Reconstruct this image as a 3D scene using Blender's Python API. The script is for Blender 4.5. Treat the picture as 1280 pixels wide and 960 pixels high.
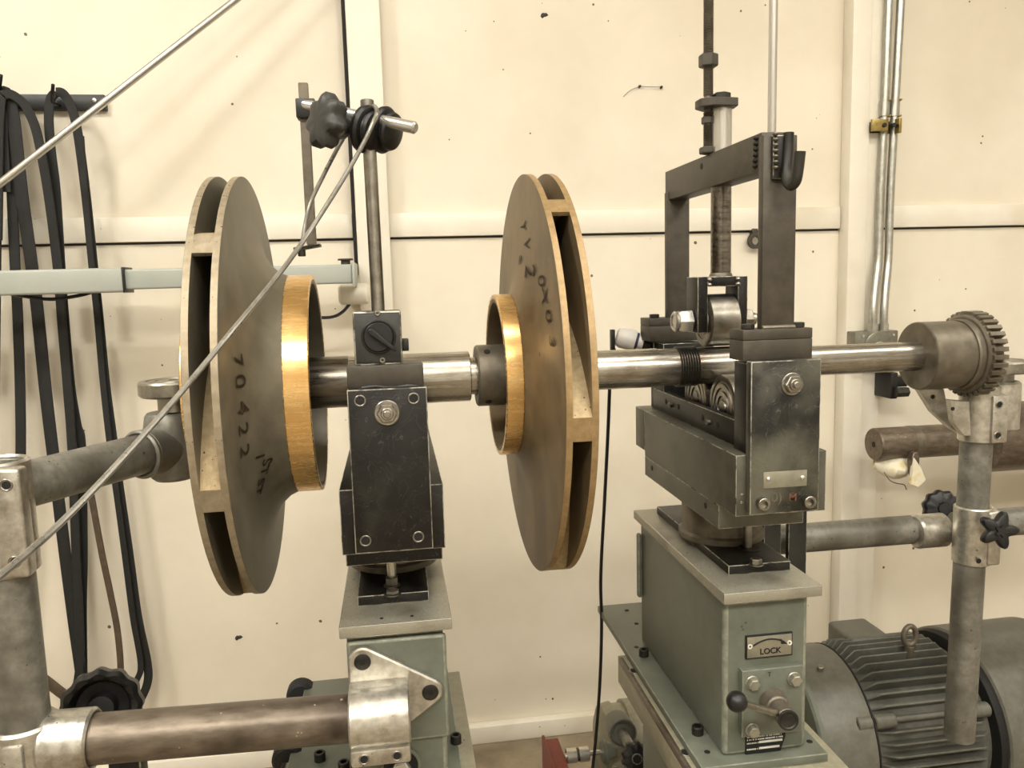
import bpy, bmesh, math, random
from mathutils import Vector, Matrix
from math import sin, cos, pi, radians, sqrt, atan2, floor
S = bpy.context.scene
for o in list(bpy.data.objects): bpy.data.objects.remove(o)
COL = S.collection
random.seed(7)

# ---------------------------------------------------------------- camera
F = 1000.0; YAW = radians(8.3); PITCH = radians(7.25); ROLL = radians(1.6)
CAM = Vector((0, 0, 1.3))
dv = Vector((sin(YAW)*cos(PITCH), cos(YAW)*cos(PITCH), -sin(PITCH)))
r0 = Vector((cos(YAW), -sin(YAW), 0)); u0 = r0.cross(dv)
rv = r0*cos(ROLL) - u0*sin(ROLL); uv = r0*sin(ROLL) + u0*cos(ROLL)
cd = bpy.data.cameras.new('camera'); cam = bpy.data.objects.new('camera', cd); COL.objects.link(cam)
cd.sensor_width = 36; cd.lens = 36*F/1280; cd.clip_start = 0.02
M = Matrix.Identity(4)
for i in range(3): M[i][0] = rv[i]; M[i][1] = uv[i]; M[i][2] = -dv[i]; M[i][3] = CAM[i]
cam.matrix_world = M; S.camera = cam
def at(px, py, Y=None, X=None, Z=None):      # measured photo point -> world point on a plane
    v = dv*F + rv*(px-640) + uv*(480-py)
    t = (Y-CAM.y)/v.y if Y is not None else (X-CAM.x)/v.x if X is not None else (Z-CAM.z)/v.z
    return CAM + v*t

# ---------------------------------------------------------------- world, lamps, exposure
w = bpy.data.worlds.new('world'); S.world = w; w.use_nodes = True
w.node_tree.nodes['Background'].inputs[0].default_value = (1, .95, .88, 1)
w.node_tree.nodes['Background'].inputs[1].default_value = .5
S.view_settings.view_transform = 'Standard'; S.view_settings.look = 'None'
S.view_settings.exposure = 0.05; S.view_settings.gamma = 1
def lamp(name, x, y, z, sx, sy, W, rx=0, rz=0, col=(1, .965, .91)):
    l = bpy.data.lights.new(name, 'AREA'); l.shape = 'RECTANGLE'; l.size = sx; l.size_y = sy
    l.energy = W; l.color = col
    o = bpy.data.objects.new(name, l); COL.objects.link(o); o.location = (x, y, z); o.rotation_euler = (rx, 0, rz)
    return o
LAMPS = [(-1.6, .35, 3.1, .6, .3, 46), (.6, .2, 3.1, 1.2, .22, 20), (2.3, .3, 3.1, 1.2, .22, 17), (-.7, -1.4, 3.1, 1.2, .3, 74), (1.3, -1.8, 3.1, 1.2, .3, 66)]  # last two entries are fill lamps added behind the viewer
for a in LAMPS:
    lamp('ceiling_lamp_light', *a)
    lamp('added_uplight', a[0], a[1], 3.215, a[3], a[4], a[5]*.55, pi)  # added uplight, brightens the ceiling that the shaft reflects

# ---------------------------------------------------------------- materials
def lin(c):
    return tuple(((v/255)/12.92 if v/255 <= .04045 else ((v/255+.055)/1.055)**2.4) for v in c) + (1,)
def mat(name, c1, c2=None, rough=.5, metal=0., sc=40., stretch=(1, 1, 1), bump=.0, speck=None, speck_sc=60, speck_amt=.06,
        rvar=.12, lo=.35, hi=.65, scratch=0, scr_col=(150, 148, 140), patch=None, patch_sc=4, plo=.55, phi=.7):
    m = bpy.data.materials.new(name); m.use_nodes = True; nt = m.node_tree; N = nt.nodes; K = nt.links
    b = N['Principled BSDF']; b.inputs['Metallic'].default_value = metal
    tc = N.new('ShaderNodeTexCoord'); mp = N.new('ShaderNodeMapping'); K.new(tc.outputs['Object'], mp.inputs[0])
    mp.inputs['Scale'].default_value = stretch
    no = N.new('ShaderNodeTexNoise'); no.inputs['Scale'].default_value = sc; no.inputs['Detail'].default_value = 6
    no.inputs['Roughness'].default_value = .62; K.new(mp.outputs[0], no.inputs['Vector'])
    rp = N.new('ShaderNodeValToRGB'); rp.color_ramp.elements[0].position = lo; rp.color_ramp.elements[1].position = hi
    rp.color_ramp.elements[0].color = lin(c1); rp.color_ramp.elements[1].color = lin(c2 or c1)
    K.new(no.outputs['Fac'], rp.inputs[0]); col = rp.outputs[0]
    def mix(fac, a, bcol):
        mx = N.new('ShaderNodeMix'); mx.data_type = 'RGBA'; K.new(fac, mx.inputs[0]); K.new(a, mx.inputs[6])
        mx.inputs[7].default_value = lin(bcol); return mx.outputs[2]
    if patch:
        n2 = N.new('ShaderNodeTexNoise'); n2.inputs['Scale'].default_value = patch_sc; n2.inputs['Detail'].default_value = 5
        K.new(tc.outputs['Object'], n2.inputs['Vector'])
        mr = N.new('ShaderNodeMapRange'); mr.inputs[1].default_value = plo; mr.inputs[2].default_value = phi; K.new(n2.outputs['Fac'], mr.inputs[0])
        col = mix(mr.outputs[0], col, patch)
    if speck:
        v = N.new('ShaderNodeTexVoronoi'); v.inputs['Scale'].default_value = speck_sc; K.new(tc.outputs['Object'], v.inputs['Vector'])
        n3 = N.new('ShaderNodeTexNoise'); n3.inputs['Scale'].default_value = speck_sc*.37; n3.inputs['Detail'].default_value = 3
        K.new(tc.outputs['Object'], n3.inputs['Vector'])
        ad = N.new('ShaderNodeMath'); ad.operation = 'MULTIPLY_ADD'; K.new(n3.outputs['Fac'], ad.inputs[0]); ad.inputs[1].default_value = -1.4; ad.inputs[2].default_value = .7+speck_amt
        cp = N.new('ShaderNodeMath'); cp.operation = 'LESS_THAN'; K.new(v.outputs['Distance'], cp.inputs[0]); K.new(ad.outputs[0], cp.inputs[1])
        col = mix(cp.outputs[0], col, speck)
    if scratch:
        n4 = N.new('ShaderNodeTexNoise'); n4.inputs['Scale'].default_value = 26; n4.inputs['Detail'].default_value = 2; n4.inputs['Distortion'].default_value = 2.2
        K.new(tc.outputs['Object'], n4.inputs['Vector'])
        a1 = N.new('ShaderNodeMath'); a1.operation = 'SUBTRACT'; K.new(n4.outputs['Fac'], a1.inputs[0]); a1.inputs[1].default_value = .5
        a2 = N.new('ShaderNodeMath'); a2.operation = 'ABSOLUTE'; K.new(a1.outputs[0], a2.inputs[0])
        a3 = N.new('ShaderNodeMapRange'); K.new(a2.outputs[0], a3.inputs[0]); a3.inputs[1].default_value = 0; a3.inputs[2].default_value = .006
        a3.inputs[3].default_value = scratch; a3.inputs[4].default_value = 0
        col = mix(a3.outputs[0], col, scr_col)
    K.new(col, b.inputs['Base Color'])
    rr = N.new('ShaderNodeMapRange'); K.new(no.outputs['Fac'], rr.inputs[0]); rr.inputs[3].default_value = max(.02, rough-rvar); rr.inputs[4].default_value = rough+rvar
    K.new(rr.outputs[0], b.inputs['Roughness'])
    if bump:
        bp = N.new('ShaderNodeBump'); bp.inputs['Strength'].default_value = 1; bp.inputs['Distance'].default_value = bump
        K.new(no.outputs['Fac'], bp.inputs['Height']); K.new(bp.outputs[0], b.inputs['Normal'])
    return m
MT = dict(
    wall=mat('cream_wall_paint', (219, 210, 190), (229, 221, 203), .5, 0, 2.2, bump=.0012, speck=(95, 82, 62), speck_sc=36, speck_amt=-.12, patch=(203, 194, 172), patch_sc=1.3, plo=.5, phi=.8),
    trim=mat('cream_trim_paint', (222, 215, 198), (231, 225, 210), .42, 0, 5, bump=.0006, speck=(110, 96, 74), speck_sc=40, speck_amt=-.12, patch=(206, 196, 170), patch_sc=3, plo=.55, phi=.8),
    gap=mat('dark_gap_sealant', (22, 20, 18), (38, 34, 30), .8),
    floor=mat('worn_concrete', (120, 107, 86), (150, 136, 112), .7, 0, 9, bump=.001, patch=(90, 80, 62), patch_sc=3),
    room=mat('plain_shop_wall', (214, 209, 198), (220, 215, 205), .7),
    ceil=mat('ceiling_white', (225, 220, 208), (232, 228, 215), .8),
    shaft=mat('ground_shaft_steel', (150, 145, 135), (188, 184, 174), .27, .95, 30, (.25, 6, 6), rvar=.07, patch=(125, 112, 95), patch_sc=14, plo=.52, phi=.75),
    dshaft=mat('dark_shaft_steel', (95, 90, 82), (140, 134, 124), .3, 1, 40, (.5, 4, 4), rvar=.1),
    steel=mat('bare_steel', (135, 131, 122), (165, 161, 150), .36, 1, 60, rvar=.1, patch=(100, 92, 78), patch_sc=20, plo=.55, phi=.8),
    plate=mat('ground_plate', (146, 143, 128), (170, 167, 152), .42, .5, 120, (8, 1, 8), speck=(60, 54, 44), speck_sc=130, speck_amt=-.06, patch=(105, 98, 84), patch_sc=12, plo=.5, phi=.75),
    bright=mat('bright_steel', (196, 193, 185), (200, 197, 189), .27, .8, 8, rvar=.01),
    galv=mat('galvanised_pipe', (112, 110, 101), (140, 138, 128), .46, .5, 70, rvar=.12, bump=.0003, speck=(66, 62, 52), speck_sc=150, speck_amt=-.03, patch=(92, 88, 78), patch_sc=16, plo=.45, phi=.7),
    mill=mat('mill_scale_pipe', (94, 84, 72), (122, 111, 97), .4, .6, 50, (.6, 2, 2), rvar=.12, bump=.0003, speck=(170, 160, 145), speck_sc=120, speck_amt=-.06, patch=(66, 56, 46), patch_sc=12, plo=.5, phi=.72),
    alu=mat('cast_aluminium', (170, 166, 155), (205, 202, 192), .36, .85, 90, rvar=.12, bump=.0004, patch=(125, 112, 92), patch_sc=26, plo=.52, phi=.78, speck=(96, 84, 68), speck_sc=210, speck_amt=-.05),
    black=mat('black_oxide', (15, 14, 12), (30, 28, 24), .44, .25, 30, rvar=.14, scratch=.18, patch=(60, 60, 52), patch_sc=14, plo=.58, phi=.85),
    blacks=mat('black_oxide_satin', (24, 23, 19), (41, 39, 33), .44, .3, 50, rvar=.12, patch=(60, 58, 49), patch_sc=9, plo=.5, phi=.8),
    dgrey=mat('dark_grey_face', (84, 83, 72), (103, 101, 89), .45, .3, 30, rvar=.12, patch=(64, 64, 54), patch_sc=16, plo=.5, phi=.75),
    edge=mat('worn_highlight_edge', (176, 173, 158), (62, 60, 52), .4, .5, 60, lo=.42, hi=.62),  # edge wear, made lighter to paint in the white edge highlights
    gedge=mat('worn_green_edge', (146, 148, 132), (108, 112, 98), .42, .1, 60),
    rplate=mat('rubbed_black_plate', (28, 28, 24), (44, 43, 38), .42, .3, 30, rvar=.12, scratch=.3, patch=(100, 99, 86), patch_sc=7, plo=.46, phi=.62),
    frame=mat('grey_bar_steel', (60, 55, 46), (80, 74, 63), .5, .2, 45, rvar=.1, patch=(56, 51, 42), patch_sc=14, plo=.5, phi=.75),
    green=mat('green_grey_paint', (90, 94, 82), (102, 106, 94), .42, 0, 34, rvar=.1, bump=.0002, speck=(66, 68, 55), speck_sc=90, speck_amt=-.11, patch=(88, 90, 76), patch_sc=10, plo=.5, phi=.8),
    beam=mat('pale_green_grey_paint', (158, 162, 153), (165, 169, 160), .4, 0, 8),
    motor=mat('grey_motor_paint', (88, 87, 78), (102, 101, 91), .42, .1, 60, rvar=.1, bump=.0003, patch=(112, 108, 95), patch_sc=9, plo=.58, phi=.8),
    bronzeR=mat('cast_bronze_brown', (110, 94, 68), (134, 114, 84), .5, .35, 26, rvar=.1, bump=.0002, patch=(96, 84, 62), patch_sc=9, plo=.48, phi=.75),
    bronzeRim=mat('turned_bronze_rim', (136, 113, 77), (160, 134, 94), .46, .35, 120, rvar=.1),
    bronzeL=mat('cast_bronze_grey', (98, 92, 77), (120, 113, 95), .48, .3, 22, rvar=.1, bump=.0002, patch=(94, 88, 72), patch_sc=8, plo=.46, phi=.75),
    rimL=mat('pitted_rim', (138, 126, 105), (160, 148, 125), .5, .5, 90, rvar=.12, bump=.0006, speck=(52, 46, 36), speck_sc=170, speck_amt=.0),
    cast=mat('rough_cast_passage', (150, 132, 98), (176, 156, 120), .6, .3, 140, bump=.0006, speck=(50, 42, 30), speck_sc=260, speck_amt=.02),
    gold=mat('polished_bronze', (222, 180, 116), (232, 196, 136), .27, .85, 60, (.3, 3, 3), rvar=.05, patch=(206, 158, 94), patch_sc=11, plo=.5, phi=.7),
    coup=mat('coupling_steel', (98, 91, 78), (122, 114, 99), .44, .5, 34, rvar=.12, patch=(76, 70, 58), patch_sc=22, plo=.52, phi=.72),
    rubber=mat('black_rubber', (17, 17, 16), (27, 27, 25), .72, 0, 50, rvar=.1),
    brownbelt=mat('brown_leather_belt', (66, 54, 40), (84, 70, 52), .6, 0, 60),
    plastic=mat('black_plastic', (12, 12, 12), (20, 20, 19), .42, 0, 30),
    gplastic=mat('grey_black_plastic', (40, 40, 37), (52, 52, 48), .5, 0, 60, bump=.0001),
    dark=mat('deep_black', (10, 10, 9), (16, 15, 14), .7),
    cable=mat('grey_sheathed_cable', (128, 125, 116), (146, 143, 134), .3, .6, 90),
    white=mat('white_plastic', (216, 212, 204), (228, 225, 218), .35),
    blue=mat('blue_band', (52, 50, 90), None, .4),
    red=mat('red_primer', (112, 50, 40), (126, 60, 47), .55, 0, 30, bump=.0002),
    brass=mat('zinc_yellow_steel', (150, 130, 76), (176, 156, 100), .35, .9, 60),
    label=mat('etched_label', (150, 148, 132), (166, 163, 148), .35, .7, 60),
    paint_white=mat('label_white', (206, 204, 192), None, .5),
    bedm=mat('tan_grey_machined_bed', (132, 128, 108), (150, 146, 124), .45, .1, 60, speck=(70, 66, 52), speck_sc=120, speck_amt=-.1),
    rag=mat('white_padding', (214, 205, 180), (228, 221, 200), .8, 0, 30, bump=.001, patch=(204, 184, 112), patch_sc=22, plo=.55, phi=.7),
    ink=mat('marker_ink', (46, 38, 28), None, .6),
    inkf=mat('faint_marker_ink', (62, 51, 36), None, .6),
    orange=mat('orange_paint_mark', (112, 66, 44), (66, 48, 38), .6, 0, 90),
    conduit=mat('zinc_conduit', (168, 168, 158), (190, 189, 180), .34, .85, 60),
    boxm=mat('grey_box_metal', (112, 110, 98), (132, 130, 116), .42, .6, 40),
)

# ---------------------------------------------------------------- mesh helpers
WORG = {}
EDGED = dict(black='edge', blacks='edge', rplate='edge', dgrey='edge', plate='bright', green='gedge')
def NB(): return bmesh.new()
def _bev(bm, geom_faces, bev, seg=1):
    if bev <= 0: return
    es = list({e for f in geom_faces for e in f.edges})
    bmesh.ops.bevel(bm, geom=es, offset=bev, segments=seg, affect='EDGES', profile=.5)
def box(bm, x0, x1, y0, y1, z0, z1, bev=.0009, seg=2):
    t = bmesh.new(); vs = [t.verts.new((x, y, z)) for x in (x0, x1) for y in (y0, y1) for z in (z0, z1)]
    for f in ((0, 1, 3, 2), (4, 6, 7, 5), (0, 4, 5, 1), (2, 3, 7, 6), (0, 2, 6, 4), (1, 5, 7, 3)): t.faces.new([vs[i] for i in f])
    bmesh.ops.recalc_face_normals(t, faces=t.faces)
    if bev > 0: bmesh.ops.bevel(t, geom=t.edges[:], offset=min(bev, .45*min(abs(x1-x0), abs(y1-y0), abs(z1-z0))), segments=seg, affect='EDGES', profile=.5, material=1)
    merge(bm, t); return bm
def merge(bm, t):
    me = bpy.data.meshes.new('tmp'); t.to_mesh(me); t.free(); bm.from_mesh(me); bpy.data.meshes.remove(me)
def frame(ax):
    ax = Vector(ax).normalized(); a = Vector((0, 0, 1)) if abs(ax.z) < .9 else Vector((1, 0, 0))
    u = a.cross(ax).normalized(); return ax, u, ax.cross(u)
def lathe(bm, prof, p, ax, n=48, closed=False, mod=None):
    """prof: (distance along axis, radius); mod(theta, i) scales the radius"""
    t = bmesh.new(); p = Vector(p); ax, u, v = frame(ax); rings = []
    for i, (a, r) in enumerate(prof):
        if r < 1e-6: rings.append([t.verts.new(p+ax*a)]); continue
        rg = []
        for k in range(n):
            th = 2*pi*k/n; q = r*(mod(th, i) if mod else 1)
            rg.append(t.verts.new(p+ax*a+(u*cos(th)+v*sin(th))*q))
        rings.append(rg)
    m = len(rings)
    for i in range(m if closed else m-1):
        A = rings[i]; Bq = rings[(i+1) % m]
        for k in range(n):
            k2 = (k+1) % n
            if len(A) == 1 and len(Bq) == 1: continue
            if len(A) == 1: t.faces.new((A[0], Bq[k], Bq[k2]))
            elif len(Bq) == 1: t.faces.new((A[k], Bq[0], A[k2]))
            else: t.faces.new((A[k], Bq[k], Bq[k2], A[k2]))
    if not closed:
        for rg in (rings[0], rings[-1]):
            if len(rg) > 1: t.faces.new(rg)
    bmesh.ops.recalc_face_normals(t, faces=t.faces); merge(bm, t); return bm
def cyl(bm, p0, p1, r, r2=None, n=32, bev=.0008):
    p0 = Vector(p0); p1 = Vector(p1); L = (p1-p0).length; r2 = r if r2 is None else r2; b = min(bev, L*.4, r*.4)
    return lathe(bm, [(0, 0), (0, r-b), (b, r), (L-b, r2), (L, r2-b), (L, 0)], p0, p1-p0, n)
def ring(bm, p0, p1, ro, ri, n=40, bev=.0008):
    p0 = Vector(p0); p1 = Vector(p1); L = (p1-p0).length; b = min(bev, (ro-ri)*.4, L*.4)
    return lathe(bm, [(b, ro), (L-b, ro), (L, ro-b), (L, ri+b), (L-b, ri), (b, ri), (0, ri+b), (0, ro-b)], p0, p1-p0, n, True)
def hexn(bm, p0, p1, r, bev=.001, n=6): return cyl(bm, p0, p1, r, n=n, bev=bev)
def catmull(P, sub=8):
    P = [Vector(p) for p in P]
    if len(P) < 3: return P
    out = []
    for i in range(len(P)-1):
        a = P[i-1] if i else P[0]*2-P[1]; b, c = P[i], P[i+1]; d = P[i+2] if i+2 < len(P) else P[-1]*2-P[-2]
        for k in range(sub):
            t = k/sub
            out.append(.5*((2*b)+(c-a)*t+(2*a-5*b+4*c-d)*t*t+(3*b-a-3*c+d)*t**3))
    return out+[P[-1]]
def tube(bm, P, r, n=12, sub=8, sec=None):
    """round tube, or sec=(half width, half thickness) flat strap facing the room"""
    t = bmesh.new(); P = catmull(P, sub) if sub else [Vector(p) for p in P]; rings = []
    up = None
    for i, p in enumerate(P):
        d = (P[min(i+1, len(P)-1)]-P[max(i-1, 0)]).normalized()
        if up is None:
            a = Vector((0, 1, 0)) if abs(d.y) < .9 else Vector((1, 0, 0)); up = (a-d*a.dot(d)).normalized()
        else: up = (up-d*up.dot(d)).normalized()
        if sec: up = (Vector((0, 1, 0))-d*d.y).normalized()
        sd = d.cross(up)
        if sec: rings.append([t.verts.new(p+sd*a*sec[0]+up*b*sec[1]) for a, b in ((1, .6), (.85, 1), (-.85, 1), (-1, .6), (-1, -.6), (-.85, -1), (.85, -1), (1, -.6))])
        else: rings.append([t.verts.new(p+(sd*cos(2*pi*k/n)+up*sin(2*pi*k/n))*r) for k in range(n)])
    m = len(rings[0])
    for A, Bq in zip(rings, rings[1:]):
        for k in range(m): t.faces.new((A[k], A[(k+1) % m], Bq[(k+1) % m], Bq[k]))
    t.faces.new(rings[0]); t.faces.new(rings[-1]); bmesh.ops.recalc_face_normals(t, faces=t.faces); merge(bm, t); return bm
def prism(bm, pts, d, bev=.0008):
    """pts: world outline (planar), extruded by vector d"""
    t = bmesh.new(); d = Vector(d); A = [t.verts.new(Vector(p)) for p in pts]; Bq = [t.verts.new(Vector(p)+d) for p in pts]; n = len(A)
    t.faces.new(A); t.faces.new(Bq)
    for k in range(n): t.faces.new((A[k], A[(k+1) % n], Bq[(k+1) % n], Bq[k]))
    bmesh.ops.recalc_face_normals(t, faces=t.faces)
    if bev:
        es = [e for e in t.edges if len(e.link_faces) == 2 and e.calc_face_angle(0) > .6]
        bmesh.ops.bevel(t, geom=es, offset=bev, segments=1, affect='EDGES', material=1)
    merge(bm, t); return bm
def obj(name, bm, m, parent=None, label=None, org=None, ang=32):
    mats = m if isinstance(m, (list, tuple)) else [m]
    if mats[0] in EDGED: mats = [mats[0], EDGED[mats[0]]]
    if len(mats) == 1:
        for f in bm.faces: f.material_index = 0
    zs = [v.co for v in bm.verts]
    lo = Vector((min(v.x for v in zs), min(v.y for v in zs), min(v.z for v in zs))); hi = Vector((max(v.x for v in zs), max(v.y for v in zs), max(v.z for v in zs)))
    c = Vector(org) if org is not None else ((lo+hi)/2 if parent else Vector(((lo.x+hi.x)/2, (lo.y+hi.y)/2, lo.z)))
    for v in bm.verts: v.co -= c
    ca = radians(ang)
    for f in bm.faces: f.smooth = True
    for e in bm.edges:
        if len(e.link_faces) != 2 or e.calc_face_angle(0) > ca: e.smooth = False
    me = bpy.data.meshes.new(name); bm.to_mesh(me); bm.free()
    for mm in mats: me.materials.append(MT[mm] if isinstance(mm, str) else mm)
    o = bpy.data.objects.new(name, me); COL.objects.link(o); WORG[o.name] = c
    if parent: o.parent = parent; o.location = c-WORG[parent.name]
    else: o.location = c
    if label: o['label'] = label
    return o
def thing(name, label, cat, loc, group=None):
    o = bpy.data.objects.new(name, None); COL.objects.link(o); o.location = loc; o.empty_display_size = .05
    o['label'] = label; o['category'] = cat; WORG[o.name] = Vector(loc)
    if group: o['group'] = group
    return o
def tag(o, label, cat, group=None):
    o['label'] = label; o['category'] = cat
    if group: o['group'] = group
    return o
def struct(name, bm, m, label=None):
    o = obj(name, bm, m); o['kind'] = 'structure'
    if label: o['label'] = label
    return o
def text(name, s, size, p, ux, uy, m, parent, ext=.0003, bold=0.0, drape=None, st=1.0):
    cu = bpy.data.curves.new('t', 'FONT'); cu.body = s; cu.size = size; cu.extrude = ext; cu.align_x = 'CENTER'; cu.align_y = 'CENTER'; cu.offset = bold
    to = bpy.data.objects.new('t', cu); COL.objects.link(to); bpy.context.view_layer.update()
    me = bpy.data.meshes.new_from_object(to.evaluated_get(bpy.context.evaluated_depsgraph_get())); bpy.data.objects.remove(to)
    ux = Vector(ux).normalized(); uy = Vector(uy).normalized(); uz = ux.cross(uy); p = Vector(p)
    bm = bmesh.new(); bm.from_mesh(me); bpy.data.meshes.remove(me)
    if drape: bmesh.ops.triangulate(bm, faces=bm.faces); bmesh.ops.subdivide_edges(bm, edges=[e for e in bm.edges if e.calc_length() > .004], cuts=2)
    for v in bm.verts:
        h = v.co.z; v.co = p+ux*v.co.x+uy*v.co.y*st+uz*v.co.z
        if drape: v.co.x = drape(v.co, h)
    return obj(name, bm, m, parent)
X1, Y1, Z1 = Vector((1, 0, 0)), Vector((0, 1, 0)), Vector((0, 0, 1))
def hole(par, p, nrm, r, rim='steel', name='screw_hole', depth=.0025):
    """raised rim of a socket hole; a flat black disc paints its shaded inside"""
    nrm = Vector(nrm).normalized(); p = Vector(p)
    bm = NB(); ring(bm, p-nrm*.0005, p+nrm*.0012, r*1.28, r*.95, 24, .0004); o = obj(name, bm, rim, par)
    return o
def disc(par, p, nrm, r, m='dark', name='hole', t=.0006, n=24):  # as a hole: flat black disc, its shade painted rather than sunk
    nrm = Vector(nrm).normalized(); p = Vector(p)
    return obj(name, cyl(NB(), p-nrm*.0008, p+nrm*t, r, n=n, bev=.0002), m, par)
def socket_screw(par, p, nrm, r, L=.006, m='blacks', name='socket_screw'):
    """cap screw with a hexagon socket sunk into its head"""
    nrm = Vector(nrm).normalized(); p = Vector(p)
    o = obj(name, lathe(NB(), [(0, 0), (0, r), (L-.0008, r), (L, r-.0008), (L, r*.58), (L*.35, r*.55), (L*.35, 0)], p, nrm, 24), m, par)
    return o
def hex_bolt(par, p, nrm, r, L, m='steel', name='hex_bolt', washer=True):
    nrm = Vector(nrm).normalized(); p = Vector(p); bm = NB()
    if washer: cyl(bm, p, p+nrm*.0015, r*1.25, n=28)
    hexn(bm, p+nrm*(.0015 if washer else 0), p+nrm*L, r)
    return obj(name, bm, m, par)

# ================================================================= ROOM
WY = 2.15
b = NB(); box(b, -4, 4, WY, WY+.1, 0, 3.4, 0); struct('wall_back', b, 'wall')
b = NB(); box(b, -4, 4, -3.6, -3.5, 0, 3.4, 0); struct('wall_front', b, 'room')
b = NB(); box(b, -4.1, -4, -3.5, WY, 0, 3.4, 0); struct('wall_left', b, 'room')
b = NB(); box(b, 4, 4.1, -3.5, WY, 0, 3.4, 0); struct('wall_right', b, 'room')
b = NB(); box(b, -4.1, 4.1, -3.6, WY+.1, -.1, 0, 0); struct('floor', b, 'floor')
b = NB(); box(b, -4.1, 4.1, -3.6, WY+.1, 3.4, 3.5, 0); struct('ceiling', b, 'ceil')
b = NB(); box(b, -4, 4, WY-.03, WY, 0, .052, .004); struct('baseboard_back', b, 'trim')
# horizontal rails
for i, (a, c) in enumerate(((-4, -.093), (.0, 1.262), (1.33, 4))):
    b = NB(); box(b, a, c, WY-.014, WY+.001, 1.425, 1.486, .002); struct('trim_%d' % (i+1), b, 'trim'); b = NB(); box(b, a, c, WY-.002, WY+.001, 1.4195, 1.4252, 0); struct('trim_%d' % (i+11), b, 'ink')  # thin dark strip paints the shadow line under each rail
# wall columns
b = NB(); box(b, -.082, .0021, 2.1, WY, 0, 3.4, .004); o = struct('trim_4', b, 'trim')
b = NB(); box(b, -.0915, -.0822, 2.108, WY, 1.33, 3.4, .001); struct('trim_5', b, 'gap')
b = NB(); box(b, 1.264, 1.322, 2.1, WY, 0, 3.4, .006); box(b, 1.322, 1.385, 2.118, WY, 0, 3.4, .004); struct('trim_6', b, 'trim')
# ceiling luminaires (out of frame); the rear pair is added fill
for k, a in enumerate(LAMPS):
    t = thing('fluorescent_light', 'long ceiling light housing above the test stand, %s' % ('over the left belts', 'over the middle', 'over the right motor', 'added fill behind and left of the viewer', 'added fill behind and right of the viewer')[k], 'light', (a[0], a[1], 3.2))
    obj('housing', box(NB(), a[0]-a[3]/2-.05, a[0]+a[3]/2+.05, a[1]-a[4]/2-.04, a[1]+a[4]/2+.04, 3.135, 3.2, .005), 'ceil', t)
    for sx in (-.25, .25): obj('hanger', cyl(NB(), (a[0]+sx, a[1], 3.19), (a[0]+sx, a[1], 3.4), .006, n=10), 'steel', t)

# pinned string and little bracket on the wall
t = thing('wall_pin_string', 'short string between two dark pins on the cream wall, above the rail', 'string', at(812, 110, Y=WY))
pa, pb = at(799, 108.5, Y=WY), at(826, 109.5, Y=WY)
for p in (pa, pb): obj('pin', cyl(NB(), p, p-Y1*.008, .0035, n=12), 'plastic', t)
obj('string', tube(NB(), [pa-Y1*.006, (pa+pb)/2-Y1*.007-Z1*.001, pb-Y1*.006], .0007, 6), 'gplastic', t)
obj('string', tube(NB(), [pa-Y1*.006, at(788, 113, Y=WY-.004), at(779, 121, Y=WY-.001)], .0006, 6), 'gplastic', t)
t = thing('wall_bracket', 'small rusty eye bracket on the wall just left of the front gate post', 'bracket', at(944, 302, Y=WY))
p = at(944, 301, Y=WY-.02)
obj('eye_ring', ring(NB(), p-Y1*.006, p+Y1*.006, .022, .011), 'frame', t); obj('stem', box(NB(), p.x-.008, p.x+.008, p.y, WY, p.z+.016, p.z+.034, .002), 'frame', t)
for (px, py, nm) in ((298, 797, 'left of the pale pedestal, low on the wall'), (680, 19, 'at the top of the wall, above the brown impeller')):
    p = at(px, py, Y=WY); o = obj('wall_chip', lathe(NB(), [(0, 0), (0, .008), (.003, .004), (.003, 0)], p, -Y1, 9, mod=lambda th, i: 1+.35*sin(2*th+1)+.2*cos(3*th)), 'ink')
    tag(o, 'small dark chip ' + nm, 'chip')

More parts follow.
